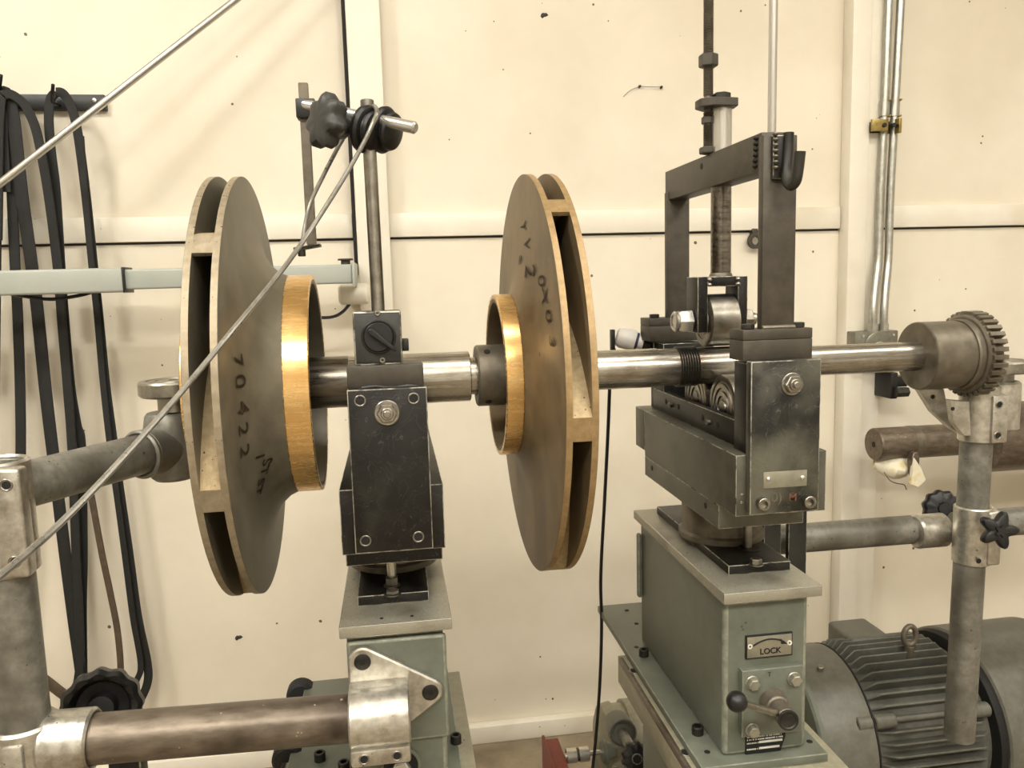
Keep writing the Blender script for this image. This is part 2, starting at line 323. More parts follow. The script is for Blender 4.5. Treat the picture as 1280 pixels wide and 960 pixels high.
# ================================================================= BELTS AND RACK
t = thing('belt_rack', 'black steel bar with pegs screwed to the wall, belts hanging from it', 'rack', (-.78, 2.13, 1.75))
q0, q1 = at(130, 118, Y=2.13), at(130, 137, Y=2.13)
obj('bar', box(NB(), -1.2, q0.x, 2.13, WY+.001, q1.z, q0.z, .002), 'plastic', t)
for px, py in ((68, 112), (3, 100), (-60, 106)):
    p = at(px, py+16, Y=2.1); e = at(px-2, py-4, Y=2.05); bm = NB()
    tube(bm, [(p.x, 2.14, p.z), (p.x, 2.09, p.z), (e.x, 2.052, e.z+.004)], .004, 10); obj('peg', bm, 'plastic', t)
p = at(118, 125.5, Y=2.13); obj('rivet', lathe(NB(), [(0, 0), (0, .006), (.002, .005), (.003, .002), (.003, 0)], p, -Y1, 18), 'bright', t)
BELTS = [
 ('black flat belt, leftmost wide strand, hung near the left edge', 'rubber', 10, .0095, [(-8, 600), (-6, 400), (-4, 230), (-2, 135), (2, 117), (6, 122), (12, 150), (15, 240), (19, 335), (22, 390), (25, 480), (26, 570), (24, 720), (10, 850)]),
 ('grey-black wide belt with the outermost sweep among the left peg belts', 'rubber', 0, .0115, [(6, 240), (2, 160), (3, 120), (9, 119), (17, 150), (27, 240), (40, 335), (47, 390), (56, 480), (66, 565), (81, 690), (93, 782), (103, 858), (99, 890)]),
 ('black belt curving right from the left peg, ending in a narrow strand', 'rubber', -12, .0085, [(-3, 300), (0, 140), (9, 118), (25, 125), (36, 140), (47, 170), (60, 240), (72, 335), (78, 410), (84, 480), (90, 560), (95, 690), (99, 770), (100, 830), (92, 880)]),
 ('black belt hung over the right peg, its left strand merging with its neighbour', 'rubber', 8, .0085, [(104, 850), (103, 760), (104, 690), (102, 560), (96, 530), (88, 480), (80, 390), (76, 335), (70, 240), (64, 190), (61, 150), (63, 125), (70, 115)]),
 ('black belt hung over the right peg with the rightmost long strand', 'rubber', -6, .0085, [(70, 115), (79, 117), (89, 134), (97, 165), (107, 240), (117, 335), (123, 390), (132, 480), (141, 548), (149, 608), (161, 690), (172, 770), (184, 828), (184, 855), (172, 882)]),
 ('thin black strap beside the rightmost belt, crossing it near the bottom', 'rubber', -16, .006, [(101, 170), (106, 240), (115, 335), (121, 390), (129, 480), (138, 560), (149, 640), (157, 700), (166, 770), (176, 830), (170, 853), (160, 885)]),
 ('narrow brown belt strand hanging between the black belts above the knob', 'brownbelt', -20, .0062, [(104, 560), (108, 590), (114, 619), (127, 690), (138, 742), (147, 790), (151, 843), (148, 890)]),
 ('flat brown belt end sagging from the left post towards the round knob', 'brownbelt', -30, .011, [(40, 838), (60, 853), (78, 867), (96, 878), (130, 890), (168, 884)]),
]
for k, (lab, m, dy, hw, pts) in enumerate(BELTS):
    Yb = 2.085+dy*.001 if k < 6 else 2.06
    o = obj('hanging_belt', tube(NB(), [at(px, py, Y=Yb) for px, py in pts], 0, sub=6, sec=(hw*1.22, .0028)), m)
    tag(o, lab, 'belt', 'drive belts hanging on the wall rack')

# ================================================================= SUPPORT BEAM on the wall side
t = thing('support_beam', 'pale grey-green square tube arm running from the left edge to the wall column', 'beam', (-.35, 1.97, 1.30))
obj('outer_tube', box(NB(), -1.7, -.592, 1.915, 1.98, 1.3015, 1.3565, .006, 3), 'beam', t)
obj('inner_tube', box(NB(), -.60, -.089, 1.925, 1.97, 1.3075, 1.3525, .005, 3), 'beam', t)
obj('tube_strap', box(NB(), -.5958, -.5918, 1.9140, 1.9812, 1.3005, 1.3578, .001), 'plastic', t)
obj('end_plate', box(NB(), -.0895, -.0835, 1.915, 2.102, 1.30, 1.357, .001), 'beam', t)
p = at(432, 328, Y=1.95); bm = NB(); cyl(bm, (p.x, 1.95, 1.352), (p.x, 1.95, 1.362), .011); cyl(bm, (p.x, 1.95, 1.362), (p.x, 1.95, 1.366), .018); obj('clamp_bolt', bm, 'frame', t)
t2 = thing('conduit_housing', 'cream rounded cable housing under the beam end beside the column', 'housing', (-.09, 2.0, 1.257))
obj('body', cyl(NB(), (-.130, 2.03, 1.282), (-.056, 2.03, 1.282), .026, bev=.006), 'trim', t2); obj('wall_foot', box(NB(), -.12, -.07, 2.03, WY, 1.262, 1.302, .004), 'trim', t2)
o = obj('power_lead', tube(NB(), [at(437, 380, Y=2.03), at(428, 390, Y=2.02), at(416, 396, Y=2.0), at(398, 397, Y=1.98), at(360, 395, Y=1.97), at(330, 380, Y=1.965), at(315, 362, Y=1.96)], .004, 8), 'plastic')
tag(o, 'black lead curving from the cream housing behind the left impeller', 'cable')
o = obj('power_lead', tube(NB(), [at(-60, 355, Y=1.99), at(-5, 364, Y=1.97), at(28, 370, Y=1.955), at(62, 374, Y=1.95), at(90, 371, Y=1.955), at(115, 365, Y=1.97), at(150, 350, Y=1.99)], .004, 8), 'plastic')
tag(o, 'black lead sagging below the pale beam in front of the belts', 'cable')

# ================================================================= DIAGONAL ROD
e0 = at(-80, 292, Y=1.94); e1 = at(420, -98, Y=2.06)
o = obj('guy_rod', cyl(NB(), e0, e1, .0080, n=20), 'bright'); tag(o, 'thin bright steel rod slanting across the upper left in front of the belts', 'rod')

# ================================================================= ROTOR SHAFT
AY, AZ = 1.1, 1.1725
t = thing('rotor_shaft', 'long horizontal ground steel shaft carrying both impellers across the stand', 'shaft', (.25, AY, AZ))
A0 = Vector((0, AY, AZ))
RL_, RM, RS = .0345, .0278, .0221
obj('shaft_body', lathe(NB(), [(-.238, 0), (-.238, RL_-.001), (-.237, RL_), (.1, RL_), (.101, RL_-.001), (.101, RM-.002), (.2, RM), (.37, RM), (.37, RM-.001), (.545, RM-.001), (.546, RS+.001), (.56, RS), (.872, RS), (.872, 0)], A0, X1, 96), 'shaft', t)
obj('stained_journal', ring(NB(), A0+X1*-.116, A0+X1*-.062, RL_+.0004, RL_-.002, 72, .0003), 'dshaft', t, 'darker stained journal at the left pedestal')
for k in range(8):
    x = .3985+k*.0037; obj('groove_ring', lathe(NB(), [(0, RM-.001), (.0012, RM+.0013), (.0022, RM+.0013), (.0032, RM-.001), (.0016, RM-.003)], A0+X1*x, X1, 64, True), 'blacks', t)
obj('shoulder_ring', ring(NB(), A0+X1*.538, A0+X1*.556, .0305, RS-.001, 64, .002), 'coup', t)
# shaft collar inside the right impeller's eye
t = thing('shaft_collar', 'grey steel collar with a set-screw hole, half inside the brown impeller ring', 'collar', (.12, AY, AZ))
cr, cx0, cx1 = .0425, .110, .150
obj('collar_body', lathe(NB(), [(0, RM), (0, .0405), (.0022, cr), (cx1-cx0-.002, cr), (cx1-cx0, cr-.002), (cx1-cx0, RM)], A0+X1*cx0, X1, 72, True), 'coup', t)
for a in (125, 232):
    n = Vector((0, cos(radians(a)), sin(radians(a)))); disc(t, A0+X1*(cx0+.014)+n*cr, n, .0045, name='set_screw')

# ================================================================= IMPELLERS
def surf_rev(prof, n=120): return lathe(NB(), prof, A0, X1, n, True)
def impeller(name, label, xl, xr, face, ringw, ringx, ringr, mface, mrim, mvane, tips, hubr, ring2=None):
    """face=+1: eye and bell hub on the right side; -1: on the left"""
    t = thing(name, label, 'impeller', (xl, AY, AZ)); R = .27; mid = (xl+xr)/2; th = .0075
    s = face; xf = xr if s > 0 else xl; xb = xl if s > 0 else xr
    # front shroud (eye side): outer skin bells into the ring hub; inner skin follows
    if s > 0: P = [(0, R), (.0008, R-.002), (.0015, .225), (.0045, .2), (.012, .178), (.022, .160), (.034, .149), (.046, .1435)]
    else: P = [(0, R), (.0004, R-.002), (.001, .2), (.003, .165), (.007, .138), (.012, .12), (.0185, .111)]
    xo = [(xf+s*a, r) for a, r in P]
    xi = [(xf+s*(a-th), r-(.0 if i < 2 else min(.008, .002*i))) for i, (a, r) in enumerate(P)]
    obj('front_shroud', surf_rev(xo+xi[::-1]), mface, t)
    obj('front_shroud_rim', lathe(NB(), [(xf-s*.0004, R-.006), (xf-s*.0004, R+.0006), (xf-s*th, R+.0006), (xf-s*th, R-.006)], A0, X1, 120, True), mrim, t)
    # back shroud and hub
    obj('back_shroud', surf_rev([(xb, R), (xb-s*.001, R-.004), (xb-s*.003, .18), (xb-s*.006, .12), (xb-s*.006, hubr), (xb+s*.02, hubr), (xb+s*.016, .1), (xb+s*(th+.002), .16), (xb+s*th, R)]), mface, t)
    obj('back_shroud_rim', lathe(NB(), [(xb+s*.0004, R-.006), (xb+s*.0004, R+.0006), (xb+s*th, R+.0006), (xb+s*th, R-.006)], A0, X1, 120, True), mrim, t)
    obj('hub', surf_rev([(xb-s*.02, RM), (xb-s*.02, hubr+.006), (xb+s*.035, hubr+.002), (xb+s*.04, RM)], 72), mface, t)
    # vanes with flush tips
    for tp in tips:
        tm = NB(); a0 = xl+th*.7; a1 = xr-th*.7; rings = []; steps = 26
        for i in range(steps+1):
            f = i/steps; r = R-.0003-(R-.095)*f
            thc = radians(tp)-1.35*math.log(R/r)
            half = radians(2.8)*(R/r)*(1-.3*f)
            rings.append([tm.verts.new((x, AY+r*cos(thc+sg*half), AZ+r*sin(thc+sg*half))) for x, sg in ((a0, -1), (a1, -1), (a1, 1), (a0, 1))])
        for A, Bq in zip(rings, rings[1:]):
            for k in range(4): tm.faces.new((A[k], A[(k+1) % 4], Bq[(k+1) % 4], Bq[k]))
        tm.faces.new(rings[0]); tm.faces.new(rings[-1]); bmesh.ops.recalc_face_normals(tm, faces=tm.faces)
        v = obj('vane', tm, mvane, t)
        tc_ = NB(); c = []
        for i in range(7):
            an = radians(tp)+radians(2.85)*(i/3-1)
            c.append([tc_.verts.new((x, AY+rr*cos(an), AZ+rr*sin(an))) for x, rr in ((a0, R+.0004), (a1, R+.0004), (a1, R-.005), (a0, R-.005))])
        for A, Bq in zip(c, c[1:]):
            for k in range(4): tc_.faces.new((A[k], A[(k+1) % 4], Bq[(k+1) % 4], Bq[k]))
        tc_.faces.new(c[0]); tc_.faces.new(c[-1]); bmesh.ops.recalc_face_normals(tc_, faces=tc_.faces); obj('vane_tip', tc_, mrim, v)
    # wear ring and eye lining
    obj('wear_ring', surf_rev([(ringx[0], ringr-.001), (ringx[0]+.001, ringr), (ringx[1]-.001, ringr), (ringx[1], ringr-.001), (ringx[1], ringr-.006), (ringx[0], ringr-.006)]), 'gold', t, 'polished gold bronze wear ring')
    xe = ringx[1] if s > 0 else ringx[0]
    obj('eye_lining', surf_rev([(xe-s*.0005, ringr-.0055), (xe-s*.0008, ringr-.011), (xe-s*.028, ringr-.016), (xe-s*.04, ringr-.014), (xf-s*.0, ringr-.004), (xf+s*.002, ringr-.001)]), 'bronzeL' if s > 0 else mface, t)
    if ring2:
        obj('rear_wear_ring', surf_rev([(ring2[0], ring2[2]-.001), (ring2[0]+.001, ring2[2]), (ring2[1], ring2[2]), (ring2[1], ring2[2]-.012), (ring2[0], ring2[2]-.012)]), 'gold', t, 'polished gold bronze ring on the far side')
    return t
tips = [139, 199.3, 259, 319, 19, 79]
IL = impeller('pump_impeller', 'grey-brown closed impeller with pitted slotted rim and wide gold ring, left of the pedestals', -.216, -.18, 1, .03, (-.134, -.103), .1445, 'bronzeL', 'rimL', 'cast', tips, .05, (-.250, -.214, .138))
IL.rotation_euler.z = .015
tips = [127.3, 187, 247, 307, 7, 67]
IR = impeller('pump_impeller', 'brown bronze closed impeller with smaller gold ring, between the two pedestals', .179, .2155, -1, .022, (.1375, .1605), .1115, 'bronzeR', 'bronzeRim', 'cast', tips, .046)
# handwriting on the faces
def skin(prof, x0, sg):
    def f(co, h):
        r = sqrt((co.y-AY)**2+(co.z-AZ)**2)
        for (a0, r_0), (a1, r_1) in zip(prof, prof[1:]):
            if r_1 <= r <= r_0: return x0+sg*(a0+(a1-a0)*(r_0-r)/(r_0-r_1))+sg*(.0012+abs(h))
        return x0+sg*.0012
    return f
skL = skin([(0, .3), (.0008, .268), (.0015, .225), (.0045, .2), (.012, .178), (.022, .160), (.034, .149), (.046, .1435)], -.18, 1)
skR = skin([(0, .3), (.0004, .268), (.001, .2), (.003, .165), (.007, .138), (.012, .12), (.0185, .111)], .179, -1)
def onskin(px, py, sk, x, yaw=0):
    x0, dx = (-.125, -.0004) if x < 0 else (.150, .0004); last = None
    for k in range(180):
        q = x0+dx*k; p = at(px, py, X=q); f = q-(sk(p, 0)+yaw*(AY-p.y))
        if last is not None and f*last <= 0 and p.y > .8: break
        last = f
    p.x -= yaw*(AY-p.y); return p
for ch, px, py, sz in (('7', 296, 450, .03), ('0', 298.5, 477, .033), ('4', 303, 510, .034), ('2', 303, 537, .032), ('2', 304, 564, .032)):
    text('marking', ch, sz, onskin(px, py, skL, -.179, .015), -Z1, Y1, 'inkf', IL, drape=skL)
for ch, px, py, sz in (('1', 328, 571, .022), ('ST', 335, 584, .019), ('ST', 328, 609, .019)):
    text('marking', ch, sz, onskin(px-4, py, skL, -.175, .015), -Z1, Y1, 'ink', IL, bold=.0003, drape=skL)
for ch, px, py, sz, st in (('Y', 654, 283, .024, 2.6), ('V', 658, 305, .024, 2.4), ('=', 650, 325, .026, 2.4), ('2', 662, 339, .036, 2.3), ('0', 677, 351, .031, 1.7), ('X', 681, 370, .031, 1.4), ('0', 685.5, 395, .033, 1.3), ('3', 690, 427, .033, 1.2), ('-', 676, 443, .02, 1)):
    text('marking', ch, sz, onskin(px, py, skR, .179), -Z1, -Y1, 'inkf', IR, drape=skR, st=st)

# ================================================================= PEDESTALS
def slide_head(cx, dz, label, plates, rr, right):
    """bearing head: cx centre, dz height offset"""
    z = lambda v: v+dz
    t = thing('bearing_head', label, 'bearing head', (cx, 1.12, z(.9706)))
    hw = .0597
    obj('body', box(NB(), cx-hw, cx+hw, .915, 1.278, z(1.003), z(1.0805), .001), 'dgrey' if right else 'black', t)
    obj('rear_flange', box(NB(), cx-hw, cx+hw, 1.278, 1.328, z(1.012), z(1.0805), .001), 'dgrey' if right else 'black', t)
    obj('base_block', box(NB(), cx-hw, cx+hw-(.0 if right else .001), .968, 1.278, z(.9706), z(1.0028), .0012), 'dgrey' if right else 'black', t)
    x0, x1 = plates
    fp = obj('front_plate', box(NB(), x0, x1, .9, .914, z(1.0085), z(1.1975), .0012), 'rplate' if right else 'black', t)
    obj('front_block', box(NB(), x0+.003, x1-.003, .914, .955, z(1.0805), z(1.1935), .001), 'black', t)
    obj('rear_plate', box(NB(), x0+.01, x1+.01, 1.295, 1.31, z(1.0805), z(1.1935), .002), 'black', t)
    obj('rear_block', box(NB(), x0+.012, x1+.008, 1.25, 1.295, z(1.0805), z(1.1935), .001), 'black', t)
    hb = obj('side_rail', box(NB(), cx-hw+.022, cx-hw+.034, .93, 1.30, z(1.0805), z(1.115), .001), 'blacks', t)
    obj('side_rail', box(NB(), cx+hw-.034, cx+hw-.022, .93, 1.30, z(1.0805), z(1.115), .001), 'blacks', t)
    # rollers carrying the shaft
    Rr = .046; dy = .05; rz = AZ-sqrt((Rr+rr)**2-dy*dy)
    for sg in (-1, 1):
        p = Vector((cx-.021 if right else cx-.02, 1.1+sg*dy, rz)); W = .05 if right else .045
        ro = obj('support_roller', lathe(NB(), [(0, 0), (0, .010), (.002, .011), (.002, .016), (.0, .0165), (0, .022), (.0022, .0225), (.0022, .027), (0, .0275), (0, .033), (.002, .0335), (.002, .037), (0, .0375), (0, Rr-.0025), (.0015, Rr), (W-.0015, Rr), (W, Rr-.002), (W, 0)], p, X1, 64), 'steel', t)
    # front plate nut
    n = at(990, 480, Y=.9) if right else at(484, 516, Y=.9); ny = n-Y1*0
    bm = NB(); cyl(bm, ny, ny-Y1*.002, .014 if right else .0145, n=36); hexn(bm, ny-Y1*.002, ny-Y1*.008, .0115); cyl(bm, ny-Y1*.008, ny-Y1*.0105, .007); cyl(bm, ny-Y1*.0105, ny-Y1*.014, .0042)
    obj('axle_nut', bm, 'steel', t)
    return t, fp
HR, fpR = slide_head(.4692, 0, 'black bearing head with data plate under the gate frame, right pedestal', (.4212, .5112), RM, True)
HL, fpL = slide_head(-.0110, -.0118, 'scratched black bearing head on the left pedestal, under the switch box', (-.0548, .0340), RL_, False)
# right head details
for (px, py, r, scr) in ((832.5, 502, .0045, 0), (848, 508.5, .0045, 0), (878.5, 522, .0045, 0), (897, 531, .0045, 0), (840, 506, .0042, 1), (887, 527.5, .0042, 1)):
    p = at(px, py, X=.4315)
    if scr: socket_screw(HR, p, -X1, r, .005, 'steel')
    else: disc(HR, p, -X1, r)
for (px, py) in ((815, 585), (882, 632)): disc(HR, at(px, py, X=.4095), -X1, .0042)
for (px, py) in ((927, 618), (927, 628)): disc(HR, at(px, py, Y=.915), -Y1, .0018, 'bright', 'spot')
a, c = at(954, 590, Y=.9), at(1008, 606.5, Y=.9)
lp = obj('data_plate', box(NB(), a.x, c.x, .8988, .9004, c.z-.0005, a.z-.0005, .0004), 'label', HR)
for px, py in ((960.5, 599), (1003, 597)):
    obj('rivet', lathe(NB(), [(0, .003), (.001, .0028), (.0022, .0015), (.0025, 0)], at(px, py, Y=.8988), -Y1, 16), 'bright', lp)
for px, py in ((955, 630.5), (1012.6, 627.8)): 
    p = at(px, py, Y=.893); socket_screw(HR, Vector((p.x, .9, p.z)), -Y1, .0078, .009, 'steel')
text('paint_mark', '0)', .017, at(971, 622, Y=.8998), X1, Z1, 'coup', fpR); text('paint_mark', 'M', .0135, at(991, 622, Y=.8998), X1, Z1, 'orange', fpR, bold=.0005)
# left head details
for px, py in ((450, 501), (517, 498), (457, 676), (523, 671)):
    p = at(px, py, Y=.9); hole(HL, p, -Y1, .0052, 'steel', 'screw_rim'); disc(HL, p, -Y1, .005)
a, c = at(433, 458, Y=.92), at(530, 486, Y=.92)
obj('top_bracket', box(NB(), a.x, c.x, .917, .965, 1.184, a.z, .0015), 'frame', HL)
bm = NB(); tube(bm, [at(px, py, Y=.917) for px, py in ((452, 485), (470, 483), (490, 485), (510, 482), (526, 484))], .0025, 8); obj('weld_bead', bm, 'blacks', HL)
box_x = a.x

def pedestal(cx, label, fx0, fx1, fy1, right):
    t = thing('pedestal', label, 'pedestal', (cx, 1.1, .0)); b0, b1 = (cx-.0585, cx+.0565)
    obj('body', box(NB(), b0, b1, .925, 1.275, .678, .890, .006, 3), 'green', t)
    tp = obj('top_plate', box(NB(), cx-.0652, cx+.0668, .91, 1.29, .892, .9065, .001), 'plate', t)
    obj('slide_plate', box(NB(), cx-(.034 if right else .0455), cx+(.0535 if right else .0425), .968, 1.26, .9066, .9195, .001), 'blacks' if right else 'black', t)
    obj('flange', box(NB(), fx0, fx1, .907, fy1, .666, .678, .0012), 'green', t)
    obj('bed', box(NB(), fx0-.012, fx1+.02, .86, 1.253, .618, .6655, .0015), 'bedm', t)
    obj('edge_strip', box(NB(), fx0-.0125, fx0-.006, .87, 1.245, .656, .6662, .0005), 'mill', t)
    obj('lower_body', box(NB(), fx0+.02, fx1, .93, 1.22, .0, .618, .003), 'green', t)
    obj('turntable', lathe(NB(), [(0, 0), (0, .05), (.003, .0505), (.004, .062), (.012, .0625), (.015, .058), (.0545 if right else .0425, .058), (.0545 if right else .0425, 0)], (cx+.012 if right else cx, 1.1, .9195-.004), Z1, 56), 'coup', t)
    return t
PR_ = pedestal(.458, 'green-grey pedestal with LOCK plate and ball lever, right of centre', .3635, .5365, 1.435, True)
PL_ = pedestal(-.0140, 'green-grey pedestal with cast pipe bracket, left of centre', -.164, .0615, 1.243, False)
# left pedestal details
a, c = at(432.5, 800, Y=.919), at(560, 925, Y=.919)
obj('front_cover', box(NB(), a.x, .0452, .917, .926, .752, .884, .004, 3), 'green', PL_)
p = at(501, 956, Y=.925); obj('port_ring', ring(NB(), p+Y1*.004, p-Y1*.004, .0245, .0205, 48), 'green', PL_)
disc(PL_, p-Y1*.001, -Y1, .021, 'dark', 'port', .001, 40)
obj('port_shaft', hexn(NB(), p-Y1*.004, p-Y1*.016, .0125, .002), 'bright', PL_)
for px, py, z_ in ((489.5, 722, .93), (491, 742, .9205)):
    p = at(px, py, Z=z_); hex_bolt(PL_, (p.x, p.y, .9195), Z1, .0085, .012 if py < 730 else .006, 'steel', 'adjusting_nut')
p = at(489.5, 712, Z=.94); obj('adjusting_stud', cyl(NB(), (p.x, 1.0, .9195), (p.x, 1.0, .957), .006), 'bright', PL_)
for px, py in ((477, 773), (515, 770)): p = at(px, py, Z=.9066); disc(PL_, p, Z1, .0022, name='pin_hole')
for px, py in ((570, 928), (400, 950), (430, 962)):
    p = at(px, py, Z=.678); socket_screw(PL_, p-Z1*.0005, Z1, .0075, .012)
for px, py, lb in ((385, 868, 'rear'), (371, 948, 'front')):
    p = at(px, py, Z=.67); bm = NB(); lathe(bm, [(0, 0), (0, .018), (.004, .022), (.022, .022), (.026, .018), (.026, .006), (.02, 0)], (p.x-.012, p.y, .666), -X1*0+Y1, 24); obj('side_roller', bm, 'rubber', PL_)
# right pedestal details
a, c = at(932, 795, Y=.9235), at(990, 821, Y=.9235)
lk = obj('lock_plate', box(NB(), a.x, c.x, .9225, .9255, c.z+.003, a.z, .0004), 'dark', PR_)
a2 = box(NB(), a.x+.0018, c.x-.0018, .9215, .9235, c.z+.0048, a.z-.0018, .0003); obj('plate_face', a2, 'label', lk)
zc = (a.z+c.z+.003)/2; xc = (a.x+c.x)/2
text('lettering', 'LOCK', .0108, (xc+.001, .9212, zc-.0068), X1, Z1, 'dark', lk, bold=.0002)
arc = [(xc+s_*.0225, .9212, zc+.0025+.007*(1-(s_*1.0)**2)) for s_ in [k/8-1 for k in range(16)]]
bm = NB(); tube(bm, arc, .0011, 6, 0); ex = arc[-1]
prism(bm, [(ex[0]+.005, .9214, ex[2]-.003), (ex[0]-.005, .9214, ex[2]+.0045), (ex[0]-.004, .9214, ex[2]-.0025)], (0, -.0008, 0), 0)
obj('arrow', bm, 'dark', lk)
for sx in (-1, 1):
    p = Vector((xc+sx*.027, .9215, zc+.002)); obj('rivet', ring(NB(), p, p-Y1*.0012, .0033, .0013, 18, .0003), 'paint_white', lk); disc(lk, p-Y1*.0002, -Y1, .0014)
a, c = at(927, 838, Y=.917), at(1000, 912, Y=.917)
lv = obj('lever_plate', box(NB(), a.x, c.x+.001, .914, .9255, c.z, a.z, .0008), 'green', PR_)
for px, py in ((940, 853), (992, 848), (940, 928-16)):
    p = at(px, py, Y=.914); p.y = .914; bm = NB(); cyl(bm, p, p-Y1*.002, .0092); hexn(bm, p-Y1*.002, p-Y1*.0095, .0076); obj('hex_bolt', bm, 'label', lv)
p = at(976, 868, Y=.914); text('stamped_letter', 'T', .009, at(962, 843, Y=.9138), X1, Z1, 'ink', lv)
hb0 = at(965, 876, Y=.914); hb1 = at(985, 900, Y=.86); hd = (hb1-hb0)
bm = NB(); cyl(bm, hb0, hb0+hd*.45, .0175, .0155, n=40, bev=.002); cyl(bm, hb0+hd*.4, hb1, .0125, .0125, n=40, bev=.003); obj('lever_hub', bm, 'coup', lv)
obj('hub_end_cap', lathe(NB(), [(0, .0128), (.0015, .0128), (.002, .0105), (.0008, .009), (.0008, 0)], hb1, hd, 32), 'blacks', lv)
ba = at(921, 877, Y=.845); bb = hb0+hd*.78
obj('lever_arm', cyl(NB(), bb, ba, .0042, n=20), 'steel', lv)
obj('ball_knob', lathe(NB(), [(.0125*(1-cos(pi*k/14)), max(0, .0125*sin(pi*k/14))) for k in range(15)], ba-(bb-ba).normalized()*.0125, bb-ba, 28), 'plastic', lv)
a, c = at(932, 920, Y=.9235), at(981, 938, Y=.9235)
npx = obj('name_plate', prism(NB(), [(a.x, .9255, a.z), (c.x+.001, .9255, a.z), (c.x+.0005, .9255, a.z-.008), (c.x-.006, .9255, c.z), (a.x, .9255, c.z)], (0, -.0018, 0), .0003), 'dark', PR_)
h_ = a.z-c.z
for fz, x0f, x1f, hh in ((.40, .34, .93, .0028), (.72, .34, .86, .0028)):
    zz = a.z-h_*fz; obj('blank_field', box(NB(), a.x+(c.x-a.x)*x0f, a.x+(c.x-a.x)*x1f, .9231, .9238, zz-hh/2, zz+hh/2, 0), 'paint_white', npx)
for fz, s_, sc_ in ((.10, 'BUILT MACHINE CO', .0038), (.24, 'BALANCING DIVISION', .003), (.42, 'MODEL NO', .003), (.74, 'SERIAL NO', .003)):
    zz = a.z-h_*fz; L_ = .5 if fz < .3 else .16
    bm = NB()
    # illegible print: short strokes
    x = a.x+.002; xe = a.x+(c.x-a.x)*(.92 if fz < .3 else .31)
    while x < xe:
        wd = random.choice((.0009, .0014, .0018)); box(bm, x, x+wd, .9233, .9238, zz-.0009, zz+.0009, 0); x += wd+random.choice((.0006, .0006, .0016))
    o = obj('print_line', bm, 'paint_white', npx)
for px, py in ((771+2, 838), (860+10, 940)): pass
for px, py in ((804.7, 819.5), (872, 917)): p = at(px, py, Z=.678); socket_screw(PR_, p-Z1*.0005, Z1, .0082, .012)
for px, py in ((783.5, 763), (795.5, 779.5), (795.5, 809), (884, 940), (1012, 927)): p = at(px, py, Z=.678); disc(PR_, p, Z1, .004)
for px, py in ((793, 839), (858.5, 941)): p = at(px, py, Z=.6655); hole(PR_, p, Z1, .007, 'steel', 'bolt_rim'); disc(PR_, p, Z1, .0068)
obj('side_strip', box(NB(), .3915, .3992, 1.262, 1.274, .76, .872, .003, 2), 'green', PR_)
# slide plate hardware, right
p = at(937, 680, Z=.925); obj('adjusting_stud', cyl(NB(), (p.x-.003, p.y, .9195), (p.x-.003, p.y, .972), .0058), 'steel', PR_)
obj('adjusting_nut', hexn(NB(), (p.x+.012, p.y+.02, .945), (p.x+.012, p.y+.02, .962), .012), 'steel', PR_)
obj('adjusting_washer', cyl(NB(), (p.x-.003, p.y-.004, .9195), (p.x-.003, p.y-.004, .9215), .015), 'blacks', PR_)
hex_bolt(PR_, Vector((at(945, 706, Z=.9195).x, at(945, 706, Z=.9195).y, .9195)), Z1, .0078, .009, 'steel')
p = at(965, 706, Z=.9195); disc(PR_, p, Z1, .0065)
a, c = at(955, 690, Y=1.33), at(976, 690, Y=1.33)
for (l_, r_) in ((955, 976), (985.5, 1008)):
    a, c = at(l_, 690, Y=1.11), at(r_, 690, Y=1.11); obj('rear_bar', box(NB(), a.x, c.x, 1.11, 1.12, .0, .985, .0008), 'blacks', PR_)

# cast pipe bracket on left pedestal
PYB = .884
t = thing('pipe_flange_bracket', 'bright cast aluminium flange bracket bolted on the left pedestal, holding the brown pipe', 'bracket', at(475, 930, Y=.9))
def arcpts(cx, cz, r, a0, a1, n=8, y=.917): return [(cx+r*cos(radians(a0+(a1-a0)*k/n)), y, cz+r*sin(radians(a0+(a1-a0)*k/n))) for k in range(n+1)]
h1, h2 = at(453, 829, Y=.905), at(538, 867, Y=.905); k0 = at(440, 905, Y=.905); k1 = at(515, 905, Y=.905)
out = arcpts(h1.x, h1.z, .0165, 180, 65)+arcpts(h2.x, h2.z, .0155, 62, -55)+[(k1.x, .917, k1.z), (k0.x-.003, .917, k0.z)]
obj('flange', prism(NB(), out, (0, -.009, 0), .002), 'alu', t)
a, c = at(434, 840, Y=.87), at(515, 920, Y=.87)
px0, px1 = -.0705, -.0015
bm = NB(); ring(bm, (px0, PYB, .807), (px1, PYB, .807), .0335, .0272, 56, .002); cyl(bm, (px1-.006, PYB, .807), (px1, PYB, .807), .0325, n=56, bev=.003)
box(bm, px0, px1, PYB-.010, .909, .775, .840, .003); obj('socket', bm, 'alu', t)
bm = NB(); box(bm, px0+.001, px1-.001, PYB-.030, PYB+.01, .764, .784, .003); obj('screw_pad', bm, 'alu', t)
for px, py in ((453, 910), (494.5, 906)):
    p = at(px, py, Y=PYB-.03); q = Vector((p.x, PYB-.03, .774)); hole(t, q, -Y1, .0048, 'steel', 'screw_rim'); disc(t, q, -Y1, .0042)
for h in (h1, h2):
    q = Vector((h.x, .908, h.z)); obj('flange_screw', lathe(NB(), [(0, 0), (0, .0098), (.001, .0098), (.0016, .0085), (.0016, .003), (.0004, .0028), (.0004, 0)], q, -Y1, 32), 'blacks', t)

